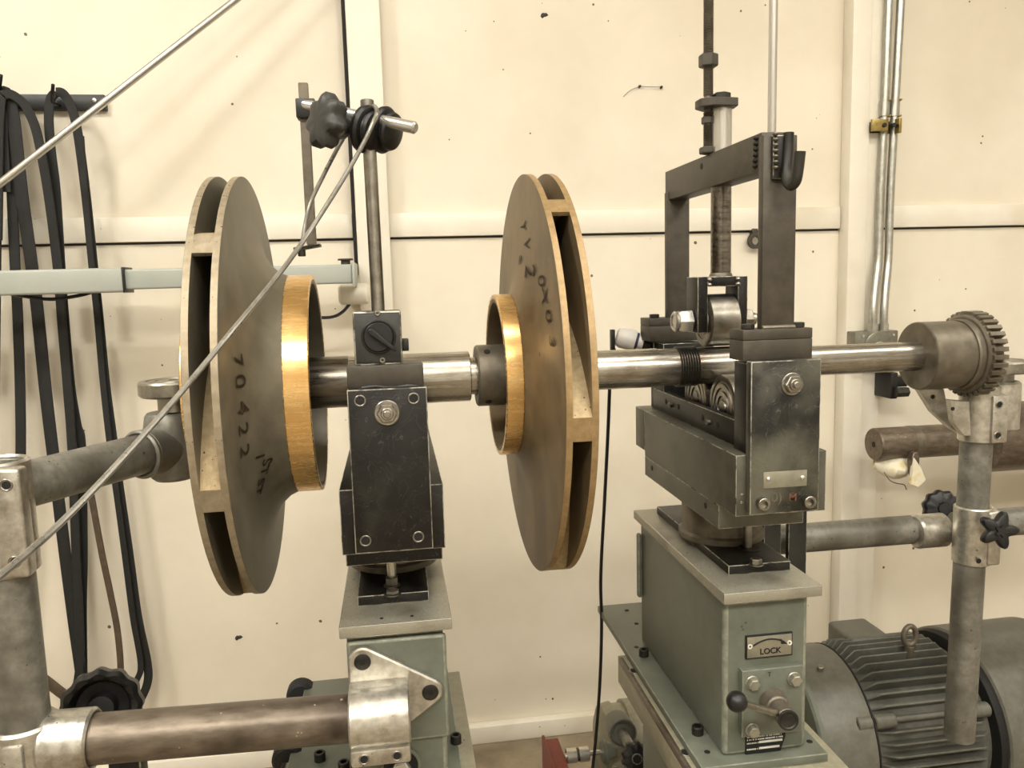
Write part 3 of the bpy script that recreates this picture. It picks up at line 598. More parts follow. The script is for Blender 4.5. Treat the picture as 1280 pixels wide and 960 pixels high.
# ================================================================= LEFT PIPE STAND
PX, PYL = -.415, .884
t = thing('pipe_stand', 'galvanised upright pipe stand with clamp fittings at the left edge', 'pipe stand', (PX, PYL, 0))
obj('upright_pipe', ring(NB(), (PX, PYL, 0), (PX, PYL, 1.128), .0262, .0225, 48), 'galv', t)
ZC0, ZC1 = 1.012, 1.132
bm = NB(); ring(bm, (PX, PYL, ZC0), (PX, PYL, ZC1), .032, .0263, 56, .003); box(bm, PX+.009, PX+.036, PYL-.033, PYL-.012, ZC0+.002, ZC1-.004, .004, 3)
cf = obj('upper_clamp', bm, 'alu', t)
for z_ in (1.112, 1.032): q = Vector((PX+.0235, PYL-.033, z_)); hole(t, q, -Y1, .005, 'steel', 'screw_rim'); disc(t, q, -Y1, .0042)
bm = NB(); ring(bm, (PX, PYL, .74), (PX, PYL, .845), .034, .0263, 56, .003); ring(bm, (PX+.02, PYL, .816), (PX+.070, PYL, .8150), .0335, .0272, 56, .003); box(bm, PX-.008, PX+.012, PYL-.038, PYL-.02, .745, .835, .003)
obj('tee_fitting', bm, 'alu', t)
q = Vector((PX+.002, PYL-.038, .805)); hole(t, q, -Y1, .005, 'steel', 'screw_rim'); disc(t, q, -Y1, .0044)
o = obj('rail_pipe', ring(NB(), (PX+.03, PYL, .816), (-.008, PYL, .807), .0270, .023, 56), 'mill', t, 'brown mill-scaled lower rail pipe')
# arm to elbow
EX, EY = -.299, 1.104
ad = Vector((EX-PX, EY-PYL, 0)).normalized()
obj('arm_pipe', cyl(NB(), (PX, PYL, 1.098), Vector((EX, EY, 1.096))-ad*.01, .0255, n=48), 'galv', t)
bm = NB(); s0 = Vector((EX, EY, 1.096)); ring(bm, s0-ad*.058, s0-ad*.05, .0315, .0256, 48, .003); cyl(bm, s0-ad*.052, s0, .0305, n=48, bev=.002)
lathe(bm, [(0, 0), (0, .024), (.004, .0285), (.02, .033), (.07, .034), (.086, .031), (.09, .028), (.09, 0)], (EX, EY, 1.052), Z1, 48); obj('elbow', bm, 'galv', t)
p = at(213, 484, Y=EY)
o = obj('swivel_disc', lathe(NB(), [(0, 0), (0, .0215), (.02, .0215), (.02, .040), (.023, .0435), (.038, .0435), (.0405, .0415), (.0405, .034), (.0393, .0335), (.0393, .031), (.0405, .0305), (.0405, .023), (.0393, .0225), (.0393, .020), (.0405, .0195), (.0405, .006), (.036, .0055), (.036, 0)], (EX+.008, EY, 1.144), Z1, 56), 'steel', t)
def star_knob(par, p, ax, R, lobes, L, m='plastic', depth=.16, name='star_knob'):
    md = lambda th, i: 1+(depth*cos(lobes*th) if i > 0 else 0)
    return obj(name, lathe(NB(), [(0, 0), (.0, R*.5), (L*.15, R*.9), (L*.3, R), (L*.7, R), (L*.9, R*.88), (L, R*.6), (L, R*.36), (L*1.15, R*.3), (L*1.15, 0)], p, ax, 80, mod=md), m, par)
q = at(131, 880, Y=1.02)
t2 = thing('hand_knob', 'large dished black hand knob behind the lower left rail pipe', 'knob', (q.x, q.y, q.z-.05))
obj('knob_grip', lathe(NB(), [(0, 0), (0, .02), (.003, .040), (.012, .047), (.028, .047), (.034, .042), (.030, .036), (.014, .030), (.012, .018), (.026, .015), (.028, .0), ], q, Vector((.15, -1, .25)), 90, mod=lambda th, i: 1+(.035*cos(12*th) if i in (3, 4, 5) else 0)), 'plastic', t2)
obj('knob_bolt', cyl(NB(), q+Vector((0, .0, 0)), q+Vector((-.02, .1, -.03)), .008), 'steel', t2)
obj('knob_bracket', box(NB(), q.x-.03, q.x+.012, q.y+.07, q.y+.1, 0, q.z-.035, .002), 'black', t2)
# grey cable over the indicator stand
cp = [at(-30, 742, Y=.5), at(0, 720, Y=.52), at(90, 640, Y=.58), at(200, 521, Y=.66), at(290, 414, Y=.73), at(350, 341, Y=.8), at(388, 288, Y=.85), at(430, 222, Y=.885), at(455, 178, Y=.905), at(467, 152, Y=.912), at(471, 140, Y=.918), at(468, 133, Y=.935), at(458, 134, Y=.965), at(444, 150, Y=.985), at(425, 180, Y=.985), at(405, 218, Y=.97), at(388, 254, Y=.955), at(381, 285, Y=.95), at(378, 305, Y=.94)]
o = obj('sensor_cable', tube(NB(), cp, .0025, 10, 8), 'cable'); tag(o, 'thin grey cable draped over the indicator clamp and slanting down to lower left', 'cable')

# ================================================================= MAGNETIC INDICATOR STAND
a, c = at(440, 390, Y=.925), at(504, 456, Y=.925)
t = thing('indicator_stand', 'black switch-block stand with post, clamps and cross rod on the left head', 'indicator stand', ((a.x+c.x)/2, .95, 1.2095))
ZB0, ZB1 = 1.2105, a.z
obj('base_block', box(NB(), a.x, c.x, .925, .965, ZB0, ZB1, .002), 'blacks', t)
obj('face_plate', box(NB(), a.x+.002, c.x-.002, .9235, .926, ZB0+.003, ZB1-.003, .0006), 'gplastic', t)
mp_ = Vector(((a.x+c.x)/2+.001, .9235, (ZB0+ZB1)/2+.0015))
obj('switch_collar', ring(NB(), mp_, mp_-Y1*.003, .0195, .0165, 40), 'plastic', t)
obj('switch_dial', cyl(NB(), mp_, mp_-Y1*.008, .0165, n=40), 'plastic', t)
dl = Vector((.75, 0, -.62)).normalized(); pd = Vector((.62, 0, .75))
e_ = [mp_-Y1*.0155+dl*x+pd*y for x, y in ((-.012, .004), (-.014, 0), (-.012, -.004), (.024, -.0018), (.0255, 0), (.024, .0018))]
obj('switch_lever', prism(NB(), e_, (0, .008, 0), .0012), 'plastic', t)
for dx, dz_ in ((.0, .0268), (.003, -.0268)): q = mp_+Vector((dx, 0, dz_)); obj('face_screw', ring(NB(), q, q-Y1*.0012, .0032, .0013, 16, .0004), 'steel', t)
p = at(511, 430, Y=.95); obj('side_button', box(NB(), c.x-.001, c.x+.0075, .935, .955, p.z-.007, p.z+.007, .001), 'plastic', t)
PXs = -.0165; PYs = .942
obj('post', cyl(NB(), (PXs, PYs, ZB1-.002), (PXs-.0012, PYs, at(459, 125, Y=PYs).z), .0076, n=28), 'steel', t)
for sx in (-1, 1): obj('foot', box(NB(), mp_.x+sx*.014-.008, mp_.x+sx*.014+.008, .925, .965, 1.2075, ZB0+.001, .0005), 'blacks', t)
# cross rod, clamps, knobs (measured)
r0_ = at(379, 131, Y=.985); r1_ = at(520, 160, Y=.91)
obj('cross_rod', cyl(NB(), r0_, r1_, .0068, n=28, bev=.002), 'bright', t)
cdv = (r1_-r0_).normalized()
for (px, py, sg) in ((440, 158, -1), (482, 163, 1)):
    cc = at(px, py, Y=.945); bm = NB()
    lathe(bm, [(0, 0), (0, .013), (.002, .021), (.005, .0255), (.009, .0262), (.012, .024), (.0135, .019), (.0155, .0185), (.018, .0215), (.021, .020), (.023, .014), (.025, 0)], cc-cdv*sg*.010, cdv*sg if sg > 0 else cdv, 48)
    obj('rod_clamp', bm, 'plastic', t)
kn = at(408, 151, Y=.93)
obj('clamp_knob', lathe(NB(), [(0, 0), (0, .017), (.0025, .0245), (.006, .0275), (.016, .028), (.022, .024), (.026, .0165), (.036, .013), (.036, 0)], kn+Vector((-.009, -.012, 0)), Vector((.8, .6, -.15)), 70, mod=lambda th, i: 1+(.12*cos(7*th+.6) if i in (1, 2, 3, 4, 5) else 0)), 'gplastic', t)
b0 = at(378.5, 103, Y=.985); b1 = at(389.5, 306, Y=.985)
obj('hanging_bar', prism(NB(), [b0+X1*-.0055, b0+X1*.0055, b1+X1*.0055, b1+X1*-.0055], (0, .008, 0)), 'coup', t)
q = at(379, 133, Y=.985); obj('bar_clip', box(NB(), q.x-.008, q.x+.014, .978, 1.0, q.z-.014, q.z+.008, .0015), 'plastic', t)
bm = NB(); prism(bm, [at(366, 309, Y=.97), at(400, 304, Y=.985), at(401, 308, Y=.985), at(367, 314, Y=.97)], (0, .018, 0)); q = at(377, 312, Y=.98); cyl(bm, q, q-Z1*.008, .0045); obj('sensor_tip', bm, 'blacks', t)

# ================================================================= GATE FRAME (hold-down)
GX = .467
t = thing('hold_down_frame', 'tall grey steel gate frame with hook straddling the shaft on the right head', 'frame', (GX, 1.1, 1.195))
for (y0, y1, xx, zt, lab) in ((.925, .938, GX, 1.4655, 0), (1.268, 1.281, GX-.0015, 1.437, 1)):
    hwp = .0215 if not lab else .019
    obj('post', box(NB(), xx-hwp, xx+hwp, y0, y1, 1.2345, zt, .0012), 'frame', t)
for y0, y1, x0, x1 in ((.918, .958, .4185, .5090), (1.265, 1.315, .415, .503)):
    zb_ = 1.1965
    obj('foot_block', box(NB(), x0, x1, y0, y1, zb_, 1.2215, .001), 'frame', t)
    obj('foot_plate', box(NB(), x0, x1, y0, y1, 1.2217, 1.2345, .001), 'frame', t)
    for xx in (x0+.013, x1-.012):
        q = Vector((xx, y0+.015, 1.2345)); obj('hex_bolt', hexn(NB(), q, q+Z1*.0065, .0082), 'blacks', t)
obj('weld_bead', tube(NB(), [(GX-.021, .924, 1.236), (GX, .9235, 1.2362), (GX+.021, .924, 1.236)], .003, 8), 'coup', t)
bm = NB(); box(bm, .449, .481, .938, 1.284, 1.425, 1.471, .0012); fb = obj('cross_beam', bm, 'frame', t)
p = at(877, 208, X=.449); disc(t, p, -X1, .0042)
for k in range(6):
    q = at(946.5-.3*k, 173+k*7, X=.449); obj('weld_bead', lathe(NB(), [(0, 0), (.001, .003), (.003, .0045), (.005, .003), (.006, 0)], q+Vector((-.001, 0, -.003)), Z1, 10), 'blacks', t)
hk = obj('hook', tube(NB(), [at(986, 166, Y=.919), at(985, 190, Y=.918), at(983.5, 212, Y=.915), at(984, 226, Y=.908), at(989, 232, Y=.90), at(995, 226, Y=.893), at(998, 210, Y=.890), at(1000.5, 189, Y=.888)], .0062, 16), 'blacks', t)
obj('hook_plate', box(NB(), at(965, 200, Y=.922).x, at(983, 200, Y=.922).x, .919, .926, 1.413, 1.464, .001), 'blacks', t)
for k in range(7):
    q = at(969.5, 168+k*7, Y=.918); obj('weld_bead', lathe(NB(), [(0, 0), (.0008, .0025), (.0025, .0038), (.004, .0028), (.005, 0)], q-Z1*.002, Z1, 10), 'coup', t)
o = obj('tie_rod', cyl(NB(), (.468, .95, 1.4715), (.468, .95, 2.4), .0052, n=20), 'bright', t, 'bright thin rod rising from the frame top')
# press rod and roller
t = thing('press_roller', 'hold-down roller in a black yoke on a polished rod pressing on the shaft', 'roller', (GX, 1.1, 1.2005))
obj('press_rod', cyl(NB(), (GX, 1.1, 1.430), (GX, 1.1, 1.536), .0143, n=40), 'bright', t)
obj('press_rod_lower', cyl(NB(), (GX, 1.1, 1.300), (GX, 1.1, 1.4305), .0143, n=40), 'dshaft', t, 'darker lower rod')  # lower length of the rod set in a darker steel
obj('guide_sleeve', lathe(NB(), [(0, .0165), (.004, .0165), (.008, .0145), (.008, .0143), (0, .0143)], (GX, 1.1, 1.297), Z1, 36, True), 'coup', t)
obj('top_link', prism(NB(), [(GX-.036, 1.088, 1.532), (GX-.020, 1.076, 1.532), (GX+.016, 1.08, 1.532), (GX+.019, 1.10, 1.532), (GX+.012, 1.118, 1.532), (GX-.02, 1.122, 1.532), (GX-.036, 1.108, 1.532)], (0, 0, .0115), .001), 'frame', t)
obj('rod_bolt', hexn(NB(), (GX, 1.1, 1.5435), (GX, 1.1, 1.553), .0125), 'blacks', t)
tx = GX-.0175
sp = []
bm = NB(); cyl(bm, (tx, 1.105, 1.478), (tx, 1.105, 2.3), .0058, n=16)
prof = []
z_ = 1.55
while z_ < 1.72: prof += [(z_-1.55, .0057), (z_-1.55+.0011, .0072)]; z_ += .0022
prof = [(0, 0)]+prof+[(prof[-1][0]+.001, 0)]
lathe(bm, prof, (tx, 1.105, 1.55), Z1, 20)
prof = [(0, 0)]+[(k*.0011, .0057 if k % 2 == 0 else .0072) for k in range(46)]+[(.052, 0)]
lathe(bm, prof, (tx, 1.105, 1.478), Z1, 20)
th_ = obj('threaded_rod', bm, 'coup', t)
for z0_, z1_, rr_ in ((1.589, 1.606, .0135), (1.512, 1.5225, .0095), (1.4715, 1.481, .0125)):
    obj('hex_nut', hexn(NB(), (tx, 1.105, z0_), (tx, 1.105, z1_), rr_, .0015), 'frame', t)
# yoke
yx0, yx1, yy0, yy1 = .424, .4985, 1.078, 1.122
bm = NB(); box(bm, yx0, .439, yy0, yy1, 1.221, 1.300, .001); box(bm, .4835, yx1-.0005, yy0, yy1, 1.221, 1.300, .001); box(bm, .4385, .484, yy0, yy1, 1.286, 1.300, .001)
obj('yoke', bm, 'black', t)
for xx in (.441, .483):
    for zz in (1.296, 1.289): obj('weld_bead', lathe(NB(), [(0, 0), (.001, .003), (.003, .004), (.005, .0028), (.006, 0)], (xx, 1.0775, zz-.003), Z1, 10), 'steel', t)
RZ = AZ+RM+.0375
ro = obj('roller', lathe(NB(), [(0, 0), (0, .02), (.001, .0205), (.001, .026), (0, .0265), (0, .0335), (.002, .0375), (.0415, .0375), (.0435, .035), (.0435, 0)], (.4395, 1.1, RZ), X1, 64), 'steel', t)
obj('axle', cyl(NB(), (.405, 1.1, RZ), (.52, 1.1, RZ), .0085), 'steel', t)
obj('axle_nut', lathe(NB(), [(0, 0), (0, .008), (.0, .010), (.001, .0135), (.006, .015), (.008, .0165), (.024, .017), (.0255, .0155), (.0255, 0)], (.3975, 1.1, RZ), X1, 6, mod=None), 'bright', t)
obj('axle_washer', ring(NB(), (.396, 1.1, RZ), (.4035, 1.1, RZ), .0145, .0085, 36, .002), 'bright', t)
obj('axle_nut', hexn(NB(), (.4985, 1.1, RZ), (.512, 1.1, RZ), .016), 'steel', t)

# white sensor behind the shaft
t = thing('proximity_sensor', 'white cylindrical sensor with blue band behind the shaft, left of the frame', 'sensor', (.40, 1.33, 1.17))
s0, s1 = at(770, 420, Y=1.33), at(822, 433, Y=1.31); sd = (s1-s0).normalized()
obj('sensor_body', lathe(NB(), [(0, 0), (0, .009), (.003, .0155), (.009, .0185), (.03, .0185), (.032, .0178), (.034, .0178), (.034, 0)], s0, sd, 40), 'white', t)
obj('blue_band', cyl(NB(), s0+sd*.034, s0+sd*.0385, .0150, n=40), 'blue', t); obj('sensor_neck', cyl(NB(), s0+sd*.038, s0+sd*.048, .0125, n=40), 'white', t); obj('sensor_foot', cyl(NB(), s0+sd*.047, s0+sd*.062, .0105, n=32), 'plastic', t)
q = at(765, 425, Y=1.33); obj('sensor_clip', box(NB(), q.x-.003, q.x+.0035, 1.322, 1.334, 1.165, q.z+.018, .0008), 'plastic', t)
# dangling cable
o = obj('signal_cable', tube(NB(), [at(768, 436, Y=1.34), at(763, 470, Y=1.35), at(760, 540, Y=1.36), at(756, 620, Y=1.38), at(751, 720, Y=1.4), at(752, 780, Y=1.41), at(750, 850, Y=1.42), at(745, 920, Y=1.43), at(738, 985, Y=1.44)], .0032, 8), 'plastic')
tag(o, 'black cable hanging down the wall between the right impeller and pedestal', 'cable')

# ================================================================= COUPLING
t = thing('gear_coupling', 'dark steel coupling hub with a toothed flange on the right shaft end', 'coupling', (.82, AY, AZ-.06))
obj('hub', lathe(NB(), [(0, RS), (0, .0495), (.0015, .0512), (.061, .0512), (.062, .0498), (.065, .0498), (.066, RS)], A0+X1*.778, X1, 72, True), 'coup', t)
obj('hub_collar', lathe(NB(), [(0, .03), (0, .0520), (.002, .0535), (.010, .0535), (.011, .03)], A0+X1*.843, X1, 72, True), 'coup', t)
obj('flange', lathe(NB(), [(0, .02), (0, .0570), (.002, .0600), (.010, .0600), (.010, .0535), (.028, .0535), (.028, .02)], A0+X1*.8525, X1, 72, True), 'coup', t)
nt = 34
for k in range(nt):
    a = 2*pi*k/nt; n = Vector((0, cos(a), sin(a))); tn = Vector((0, -sin(a), cos(a))); q = A0+X1*.856+n*.0530
    bm = NB(); prism(bm, [q+tn*.0034, q-tn*.0034, q+n*.0122-tn*.0034, q+n*.0122+tn*.0034], (.0235, 0, 0), .0005); obj('tooth', bm, 'coup', t, org=q)

# ================================================================= RIGHT PIPE STAND
VX, VY = .8857, 1.10
t = thing('pipe_stand', 'galvanised pipe stand with crossover clamps and star knobs at the right', 'pipe stand', (VX, VY, .56))
zb_ = at(1198, 922, Y=VY).z
obj('upright_pipe', ring(NB(), (VX-.007, VY, zb_), (VX, VY, 1.105), .0228, .019, 48), 'galv', t)
HY = 1.165; HZ = at(1085, 666, Y=HY).z
obj('rail_pipe', cyl(NB(), (.50, HY, HZ), (VX-.03, HY, HZ), .0232, n=40), 'galv', t)
obj('rail_pipe', cyl(NB(), (VX+.02, HY, HZ), (1.7, HY, HZ), .0232, n=40), 'galv', t)
zt0, zt1 = at(1215, 640, Y=VY-.03).z, at(1215, 712, Y=VY-.03).z
bm = NB(); ring(bm, (VX, VY, zt1), (VX, VY, zt0), .0280, .0230, 56, .003); cyl(bm, (VX-.062, HY-.012, HZ), (VX-.01, HY-.012, HZ), .0275, n=48, bev=.003); box(bm, VX+.004, VX+.0265, VY-.0305, VY, zt1+.003, zt0-.003, .004, 3)
obj('crossover_clamp', bm, 'alu', t)
q = at(1230, 702, Y=VY-.034); disc(t, Vector((q.x-.006, VY-.0305, q.z)), -Y1, .004)
q = at(1248, 662, Y=1.035)
obj('knob_stem', cyl(NB(), (VX+.022, VY-.02, q.z), q, .0085), 'steel', t)
star_knob(t, q+Vector((-.002, .004, 0)), Vector((-.25, -.95, .12)), .0225, 5, .018, depth=.28)
q = at(1174, 636, Y=1.24); star_knob(t, q, Vector((-.2, -.9, .25)), .032, 11, .02, depth=.05); obj('knob_stem', cyl(NB(), q, q+Vector((.03, -.03, -.02)), .008), 'steel', t)
# upper fitting
za, zc_ = at(1225, 497, Y=VY-.03).z, at(1225, 556, Y=VY-.03).z
bm = NB(); ring(bm, (VX, VY, zc_), (VX, VY, za+.012), .0272, .0230, 56, .003)
a_, b_ = at(1241, 495, Y=VY-.03), at(1258, 553, Y=VY-.03)
box(bm, a_.x, b_.x, VY-.032, VY+.02, b_.z, a_.z, .003); SX, SY = .970, 1.15
ring(bm, (SX-.006, SY, b_.z+.004), (SX-.006, SY, a_.z+.010), .029, .0215, 48, .003); obj('upper_clamp', bm, 'alu', t)
for px, py in ((1249, 506), (1247, 544.5)): q = at(px, py, Y=VY-.032); hole(t, q, -Y1, .0048, 'steel', 'screw_rim'); disc(t, q, -Y1, .0043)
obj('swivel_disc', lathe(NB(), [(0, 0), (0, .0185), (.022, .0185), (.022, .038), (.025, .043), (.039, .043), (.0415, .0405), (.0415, .031), (.040, .0305), (.040, .027), (.0415, .0265), (.0415, .006), (.038, .005), (.038, 0)], (SX-.006, SY, a_.z+.002), Z1, 56), 'steel', t)
bm = NB(); prism(bm, [at(px, py, Y=1.12) for px, py in ((1148, 486), (1180, 486), (1183, 500), (1200, 520), (1205, 545), (1188, 535), (1166, 515))], (0, .012, 0), .001); obj('side_arm', bm, 'alu', t)
q = at(1166, 496, Y=1.12); disc(t, q, -Y1, .0035)
bm = NB(); prism(bm, [at(px, py, Y=1.075) for px, py in ((1188, 500), (1212, 502), (1214, 545), (1205, 545), (1192, 528))], (0, .012, 0), .001); obj('side_arm', bm, 'alu', t)
q = at(1191, 511, Y=1.075); disc(t, q, -Y1, .003)
# small black clamp hanging under the hub
t = thing('toggle_clamp', 'small black clamp with hex bolt on the wall column below the coupling', 'clamp', at(1122, 498, Y=2.06))
q = at(1116, 483, Y=2.05); obj('clamp_body', box(NB(), q.x-.012, q.x+.009, 2.04, 2.12, q.z-.034, q.z+.040, .003), 'plastic', t)
q2 = at(1127, 490, Y=2.03); obj('clamp_bolt', hexn(NB(), q2+X1*-.018, q2+X1*.018, .0145), 'blacks', t)
q3 = at(1131, 478, Y=2.05); obj('clamp_jaw', box(NB(), q.x, q3.x+.016, 2.06, 2.118, q3.z-.014, q3.z+.016, .003), 'plastic', t)

# ================================================================= SPARE SHAFT ON THE WALL
t = thing('spare_shaft', 'thick brown steel shaft lying on wall hooks behind the right pipe stand', 'shaft', (1.6, 1.9, .77))
ce = at(1092, 556, Y=1.9)
obj('shaft_body', lathe(NB(), [(0, 0), (0, .0405), (.003, .0425), (.29, .0425), (.292, .06), (.30, .092), (.9, .092), (.9, 0)], (ce.x, 1.9, .852), X1, 64), 'mill', t)
obj('centre_hole', cyl(NB(), (ce.x-.0008, 1.9, .852), (ce.x+.001, 1.9, .852), .008), 'dark', t)
q = at(1147, 553, Y=1.86); obj('strap_band', ring(NB(), (q.x, 1.9, .852), (q.x+.022, 1.9, .852), .0435, .042, 56), 'coup', t)
t = thing('wall_hook', 'upturned steel hook arm wrapped in white padding under the spare shaft', 'hook', at(1145, 610, Y=1.85))
q = at(1144, 590, Y=1.84)
obj('hook_arm', prism(NB(), [(q.x-.012, 1.84, q.z+.028), (q.x-.006, 1.84, q.z+.05), (q.x+.006, 1.84, q.z+.052), (q.x+.012, 1.84, q.z+.036), (q.x+.012, 1.84, q.z-.03), (q.x+.006, 1.84, q.z-.04), (q.x-.002, 1.84, q.z-.03)], (0, .02, 0), .002), 'mill', t)
obj('support_arm', box(NB(), q.x+.045, q.x+.065, 1.90, WY, .822, .842, .003), 'mill', t)
pad = NB(); lathe(pad, [(0, .014), (0, .018), (.015, .030), (.035, .034), (.06, .026), (.085, .012), (.085, .008)], (q.x+.010, 1.885, q.z-.004), Vector((-.85, .3, .18)), 28, True, mod=lambda th, i: 1+.12*sin(3*th+i)+.06*cos(5*th))
obj('padding', pad, 'rag', t)
obj('padding_flap', prism(NB(), [at(1143, 572, Y=1.835), at(1152, 585, Y=1.835), at(1158, 600, Y=1.835), at(1148, 610, Y=1.835), at(1138, 606, Y=1.835)], (0, .012, 0), .002), 'rag', t)
obj('tie_wire', tube(NB(), [at(1105, 590, Y=1.86), at(1112, 600, Y=1.84), at(1120, 604, Y=1.83), at(1130, 606, Y=1.83), at(1133, 612, Y=1.84)], .0014, 6), 'mill', t)

# ================================================================= CONDUITS
for k, (P_, lb) in enumerate((([(1146, -560, 2.105), (1114, -60, 2.105), (1111, 0, 2.105), (1106, 130, 2.105), (1100.5, 240, 2.105), (1098, 320, 2.1), (1094, 360, 2.085), (1091.5, 390, 2.075), (1091, 418, 2.075)], 'left one of the two galvanised conduits beside the right wall column'), ([(1160, -560, 2.105), (1128.5, -60, 2.105), (1126, 0, 2.105), (1119, 130, 2.105), (1113, 240, 2.105), (1110.5, 320, 2.1), (1107, 360, 2.085), (1105, 390, 2.075), (1104.5, 418, 2.075)], 'right one of the two galvanised conduits, nearer the bare panel'))):
    t = thing('conduit_pipe', lb, 'conduit', at(P_[-1][0], P_[-1][1], Y=P_[-1][2]), 'conduits dropping to the junction box')
    obj('tube', tube(NB(), [at(a, b_, Y=c_) for a, b_, c_ in P_], .0108, 20), 'conduit', t)
    a0_ = at(P_[3][0]-.2, 126, Y=2.105); a1_ = at(P_[3][0]-1.2, 146, Y=2.105); obj('coupling_sleeve', cyl(NB(), a0_, a1_, .0130, n=24), 'conduit', t)
    for z in (a0_, a1_): obj('sleeve_screw', cyl(NB(), z+Vector((.006, -.008, .0)), z+Vector((.009, -.018, 0)), .003, n=10), 'brass', t)
    e = at(P_[-1][0], 410, Y=2.075); obj('end_connector', cyl(NB(), e-Z1*.012, e+Z1*.012, .0135, n=24), 'conduit', t)
t = thing('conduit_clamp', 'yellow zinc strap clamp holding both conduits to the column', 'clamp', at(1108, 166, Y=2.1))
a_, b_ = at(1091, 149, Y=2.085), at(1126, 164, Y=2.085)
obj('strap', box(NB(), a_.x-.003, a_.x+.045, 2.082, 2.090, b_.z, a_.z, .001), 'brass', t); obj('strut', box(NB(), a_.x, b_.x, 2.118, 2.128, b_.z, a_.z, .001), 'brass', t)
for px in (1105, 1116.5, 1123): q = at(px, 156.5, Y=2.083); obj('clamp_screw', cyl(NB(), q+Y1*.035, q-Y1*.006, .006 if px < 1120 else .004, n=14), 'blacks', t)
obj('clamp_lug', box(NB(), b_.x-.012, b_.x-.004, 2.075, 2.12, b_.z-.006, a_.z+.002, .001), 'brass', t)
t = thing('junction_box', 'grey metal junction box with round cover below the conduits', 'junction box', at(1095, 465, Y=2.06))
a_, b_ = at(1069, 415, Y=2.06), at(1123, 415, Y=2.06)
obj('box_body', box(NB(), a_.x, b_.x, 2.06, 2.1185, a_.z-.095, a_.z, .003), 'boxm', t)
q = Vector(((a_.x+b_.x)/2+.004, 2.06, a_.z-.042)); obj('round_cover', lathe(NB(), [(0, .042), (.004, .042), (.006, .038), (.006, 0), (0, 0)], q, -Y1, 44), 'boxm', t); obj('cover_knockout', ring(NB(), q-Y1*.006, q-Y1*.009, .014, .009), 'bright', t)
for sx in (-1, 1):
    q2 = Vector((q.x+sx*.046, 2.06, q.z+.03)); disc(t, q2, -Y1, .004, 'bright', 'cover_screw', .003)

# ================================================================= ELECTRIC MOTOR
MX0, MX1, MX2 = .715, .812, 1.056; MY = 1.36; MR = .150; MZ = .580-.160
t = thing('electric_motor', 'grey finned electric motor with eyebolt at the lower right behind the pipe', 'motor', (.9, MY, 0))
MC = Vector((0, MY, MZ))
obj('end_flange', lathe(NB(), [(0, .03), (0, .165), (.004, .168), (.012, .168), (.013, .03)], MC+X1*(MX0-.015), X1, 96, True), 'green', t)
obj('end_bell', lathe(NB(), [(0, .03), (0, .146), (.004, .153), (.05, .158), (.085, .160), (.0945, .158), (.0955, .03)], MC+X1*MX0, X1, 96, True), 'motor', t)
obj('frame_barrel', lathe(NB(), [(0, 0), (0, .136), (.002, .138), (.265, .138), (.265, 0)], MC+X1*(MX1-.002), X1, 96), 'motor', t)
obj('joint_ring', ring(NB(), MC+X1*(MX1-.0015), MC+X1*(MX1+.002), .1590, .13, 96), 'dark', t)
def fin(a):
    n = Vector((0, cos(a), sin(a))); tn = Vector((0, -sin(a), cos(a)))*.0017
    x0, x1 = MX1+.006, MX2-.022; ri, ro = .134, .163
    P = [(x0, ri), (x0+.002, ri+.006), (x0+.026, ro), (x1-.02, ro), (x1, ri+.008), (x1, ri)]
    bm = NB(); prism(bm, [MC+X1*x+n*r-tn for x, r in P], tn*2, .0006); return bm
angs = [88, 95, 102, 109, 116, 123.5, 131, 138.5, 154, 161.5, 169, 176, 183, 190, 197, 204, 211, 218]
for a in angs: obj('cooling_fin', fin(radians(a)), 'motor', t)
for a in (81, 74, 67, 60, 52, 44): obj('cooling_fin', fin(radians(a)), 'motor', t)
bm = NB(); a = radians(146.5); n = Vector((0, cos(a), sin(a))); 
for x0, x1, mm, nm in ((MX1-.032, MX1-.004, 'motor', 'lug'), (MX1+.002, MX1+.042, 'motor', 'lug'), (MX2-.055, MX2-.016, 'motor', 'lug')):
    obj(nm, cyl(NB(), MC+X1*x0+n*.151, MC+X1*x1+n*.151, .0135, n=28, bev=.002), mm, t)
obj('tie_bolt', cyl(NB(), MC+X1*(MX1-.038)+n*.151, MC+X1*(MX2-.02)+n*.151, .0058, n=16), 'motor', t)
disc(t, MC+X1*(MX1-.0325)+n*.151, -X1, .009, 'blacks', 'bolt_recess')
obj('cowl_gap_shade', ring(NB(), MC+X1*(MX2-.012), MC+X1*(MX2+.004), .1625, .12, 96), 'dark', t)  # black ring stands in for the shadow between fins and cowl
obj('fan_cowl', lathe(NB(), [(0, .135), (0, .166), (.003, .170), (.19, .172), (.22, .16), (.22, 0), (.216, 0), (.19, .15)], MC+X1*(MX2+.002), X1, 110, False), 'motor', t)
p = at(1137, 826, Z=MZ+.162)
ex_, ey_ = at(1137, 800, Y=MY-.03).x, MY-.03
ez = MZ+.1595
bm = NB(); cyl(bm, (ex_, ey_, ez-.025), (ex_, ey_, ez+.010), .009); tube(bm, [(ex_+.0165*cos(a_)*.78, ey_, ez+.030+.0185*sin(a_)) for a_ in [2*pi*k/24-pi/2 for k in range(25)]], .0052, 12, 0); obj('eye_bolt', bm, 'coup', t)
a_ = at(1043, 806, Y=MY+.10); bm = NB(); box(bm, a_.x, a_.x+.085, MY+.04, MY+.13, MZ+.10, MZ+.158, .008, 3); obj('terminal_box', bm, 'motor', t)
for px, py, ax_, Rr_ in ((1022, 848, .735, .157), (1271, 862, 0, 0), (1228, 808, 0, 0)):
    pass
n = Vector((0, cos(radians(108)), sin(radians(108)))); q = MC+X1*.755+n*.157; obj('grease_nipple', hexn(NB(), q-n*.002, q+n*.009, .006), 'steel', t)
